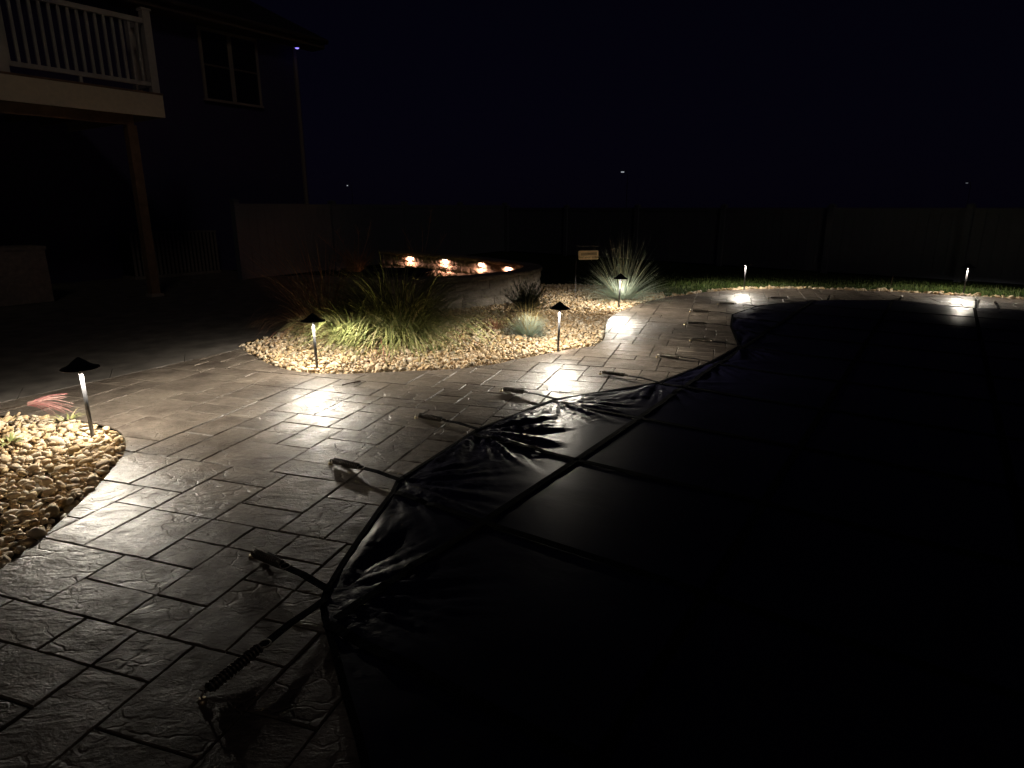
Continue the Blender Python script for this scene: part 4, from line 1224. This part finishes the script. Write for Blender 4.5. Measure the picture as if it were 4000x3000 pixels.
# deck
fpl = PB2 + HN * 0.2
def DV(px, py, off=0.2):
    q2 = PB2 + HN * off
    p_ = RP(px, py, q2, HN); r_ = Vector((p_.x, p_.y)) - PB2
    return Vector((r_.dot(HD), -r_.dot(HN), p_.z))
deck = empty('raised_deck', (PB.x, PB.y, 0), HA); tag(deck, 'raised deck on a brown post with cream fascia and white railing', 'deck')
xe = DV(645, 461).x; zb, zt = DV(645, 461).z, DV(633, 374).z
X0 = -6.0
MB().box(((X0 + xe) / 2, -0.2, (zb + zt) / 2), (xe - X0, 0.03, zt - zb)).build('fascia', M['fascia'], deck)
MB().box((xe - 0.018, 1.55, (zb + zt) / 2), (0.03, 3.45, zt - zb - 0.004)).build('fascia', M['fascia'], deck)
nb_ = 24
for k in range(nb_):
    wdt = 3.66 / nb_
    MB().box(((X0 + xe) / 2, -0.22 + wdt * (k + .5), zt + 0.016), (xe - X0 + 0.03, wdt - 0.006, 0.028)).build('deck_board', M['wood'], deck)
MB().box(((X0 + xe) / 2 - 0.2, 0.0, zb - 0.02), (xe - X0 - 0.45, 0.10, 0.24)).build('beam', M['wood'], deck)
for k in range(12):
    MB().box((X0 + 0.3 + k * 0.52, 1.7, zb + 0.16), (0.04, 3.2, 0.20)).build('joist', M['wood'], deck)
ph = zb - 0.14
for x_ in (0.0, -3.0):
    MB().box((x_, 0, ph / 2 + 0.02), (0.14, 0.14, ph - 0.04)).build('post', M['wood'], deck)
    MB().box((x_, 0, 0.015), (0.20, 0.20, 0.05)).build('post_base', M['trim'], deck)
rb, rt = DV(588, 328).z, DV(557, 78).z
xr = DV(575, 200).x
MB().box(((X0 + xr) / 2, -0.17, rb + 0.0), (xr - X0, 0.05, 0.06)).build('bottom_rail', M['white'], deck)
MB().box(((X0 + xr) / 2, -0.17, rt - 0.01), (xr - X0, 0.07, 0.07)).build('top_rail', M['white'], deck)
ptop = DV(560, 40).z
MB().box((xr + 0.05, -0.16, (zt + ptop) / 2 + 0.02), (0.115, 0.115, ptop - zt - 0.02)).build('rail_post', M['white'], deck)
MB().box((xr + 0.05, -0.16, ptop + 0.018), (0.15, 0.15, 0.03)).build('post_cap', M['white'], deck)
x_ = xr - 0.10
x1b = DV(0, 100).x - 0.5
while x_ > x1b:
    MB().box((x_, -0.17, (rb + rt) / 2), (0.036, 0.036, rt - rb - 0.06)).build('baluster', M['white'], deck)
    x_ -= 0.117
MB().box((DV(10, 200).x - 0.02, -0.16, (zt + ptop) / 2 + 0.02), (0.115, 0.115, ptop - zt - 0.02)).build('rail_post', M['white'], deck)
# short side return of the railing
MB().box((xr + 0.05, 0.10, rb), (0.05, 0.40, 0.058)).build('bottom_rail', M['white'], deck)
MB().box((xr + 0.05, 0.10, rt - 0.012), (0.068, 0.40, 0.07)).build('top_rail', M['white'], deck)
for k in range(2): MB().box((xr + 0.05, 0.03 + k * 0.117, (rb + rt) / 2), (0.036, 0.036, rt - rb - 0.06)).build('baluster', M['white'], deck)
MB().box((xr + 0.05, 0.34, (zt + ptop) / 2 + 0.02), (0.10, 0.10, ptop - zt - 0.02)).build('rail_post', M['white'], deck)
MB().box((DV(320, 315).x, -0.17, (zt + rb) / 2), (0.04, 0.04, rb - zt - 0.03)).build('rail_foot', M['white'], deck)

# things under the deck
def under(px0, px1, pyt, pyb, off):
    q2 = PB2 + HN * off
    a = RP(px0, pyt, q2, HN); b_ = RP(px1, pyt, q2, HN)
    ra = (Vector((a.x, a.y)) - PB2).dot(HD); rb_ = (Vector((b_.x, b_.y)) - PB2).dot(HD)
    return ra, rb_, a.z, b_.z
ra, rb_, za, zb2 = under(500, 845, 905, 1020, -2.9)
hh_ = (za + zb2) / 2
au = empty('air_conditioner', (PB.x + HD.x * (ra + rb_) / 2 - HN.x * 2.9, PB.y + HD.y * (ra + rb_) / 2 - HN.y * 2.9, 0), HA)
tag(au, 'dim slatted air conditioning unit standing against the house wall', 'air conditioner')
wu = rb_ - ra
MB().box((0, 0.28, hh_ / 2), (wu - 0.06, 0.5, hh_ - 0.06)).build('core', M['black'], au)
MB().box((0, 0.28, hh_ - 0.015), (wu, 0.56, 0.03)).build('lid', M['unit'], au); MB().box((0, 0.28, 0.02), (wu, 0.56, 0.06)).build('base', M['unit'], au)
ns = 22
for k in range(ns): MB().box((-wu / 2 + wu * (k + .5) / ns, 0.01, hh_ / 2 + .01), (wu / ns * 0.55, 0.02, hh_ - 0.09)).build('slat', M['unit'], au)
ra, rb_, za, zb2 = under(-160, 180, 962, 1150, -0.6)
hh_ = zb2
bx_ = empty('storage_box', (PB.x + HD.x * (ra + rb_) / 2 - HN.x * 0.6, PB.y + HD.y * (ra + rb_) / 2 - HN.y * 0.6, 0), HA)
tag(bx_, 'dim brown storage box under the deck at the left edge', 'box')
wu = rb_ - ra
MB().box((0, 0.3, hh_ / 2 - 0.02), (wu - 0.04, 0.56, hh_ - 0.04)).build('body', M['unit'], bx_); MB().box((0, 0.3, hh_ - 0.02), (wu, 0.60, 0.05)).build('lid', M['unit'], bx_)

# ------------------------------------------------------------------ distant street lamps
for (px, py, dist, wd, mat, lab) in ((2432, 672, 80, 0.34, 'street', 'distant white street lamp above the middle of the far fence'),
                                   (1357, 725, 95, 0.13, 'street', 'tiny distant lamp right of the house corner'),
                                   (3777, 715, 95, 0.20, 'street_dim', 'faint distant lamp above the right end of the fence')):
    d = ray(px, py); p_ = EYE + d * (dist / d.y)
    t_ = empty('street_lamp', (p_.x, p_.y, 0)); tag(t_, lab, 'street lamp', 'distant street lamps')
    MB().tube([(0.6, 0, -0.05), (0.6, 0, p_.z * 0.9), (0.5, 0, p_.z + 0.12), (0.05, 0, p_.z + 0.16)], 0.03, 8).build('pole', M['black'], t_, True)
    MB().box((0, 0, p_.z + 0.10), (wd + 0.1, 0.3, 0.07)).build('head', M['black'], t_)
    MB().box((0, 0, p_.z), (wd, 0.2, 0.12)).build('lamp_glass', M[mat], t_)

# ------------------------------------------------------------------ litter
a_ = G(1337, 1507); b_ = G(1408, 1493)
tw = empty('twig', (a_ + b_) / 2); tag(tw, 'dark twig lying on the patio in front of the stone bed', 'twig')
c_ = (a_ + b_) / 2
MB().tube([a_ - c_ + Vector((0, 0, .008)), Vector((0.01, 0.006, .011)), b_ - c_ + Vector((0, 0, .009))], [0.004, 0.006, 0.007], 6).build('stick', M['twig'], tw, True)
MB().tube([Vector((0.01, 0.006, .011)), Vector((0.035, -0.012, .010))], [0.004, 0.002], 5).build('side_shoot', M['twig'], tw, True)
scr = [(1425, 1580, 'patio halfway between the twig and the third spring'), (1645, 1620, 'patio just above the fourth spring'), (1597, 1622, 'patio at the tip of the fourth spring'),
       (1494, 1580, 'patio right of the glow below the second path light'), (1715, 1665, 'patio under the fourth spring strap'), (1470, 1745, 'patio between the third and fourth springs'),
       (1780, 1735, 'patio beside the cover hem below the fourth spring'), (1670, 1760, 'patio between the third spring and the cover hem'), (1915, 1570, 'patio under the fifth spring tip'),
       (1980, 1575, 'patio below the fifth spring strap'), (2300, 1615, 'pool cover near the wrinkled bright patch'), (1560, 1850, 'patio right beside the third spring anchor strap')]
lt = MB()
for i, (px, py, where) in enumerate(scr):
    c_ = G(px, py, 0.004); a = random.uniform(0, 6.28); L_ = random.uniform(0.02, 0.05); bend = random.uniform(-0.6, 0.6)
    if inside(COVER_POLY, c_.x, c_.y): c_.z = 0.03
    pts = []
    for q in range(5):
        f = q / 4 - 0.5; aa = a + bend * f * 2
        pts.append(c_ + Vector((math.cos(aa) * L_ * f, math.sin(aa) * L_ * f, 0.004 * (1 - 4 * f * f))))
    s_ = MB().ribbon([tuple(x - c_) for x in pts], random.uniform(0.004, 0.008), 0.0012).build('leaf_scrap', M['scrap'], None, loc=c_)
    tag(s_, 'curled dry leaf scrap on the ' + where, 'leaf scrap', 'leaf scraps scattered on the patio')
for (px, py, lab) in ((2132, 1228, 'fallen orange leaf on the stones right of the juniper'),):
    c_ = G(px, py, 0.035)
    l_ = MB(); l_.add([(-.03, 0, 0), (0, -.022, .006), (.035, 0, .004), (0, .022, .008), (0, 0, -.002)], [(0, 1, 4), (1, 2, 4), (2, 3, 4), (3, 0, 4)])
    tag(l_.build('fallen_leaf', M['leaf'], None, loc=c_), lab, 'leaf')
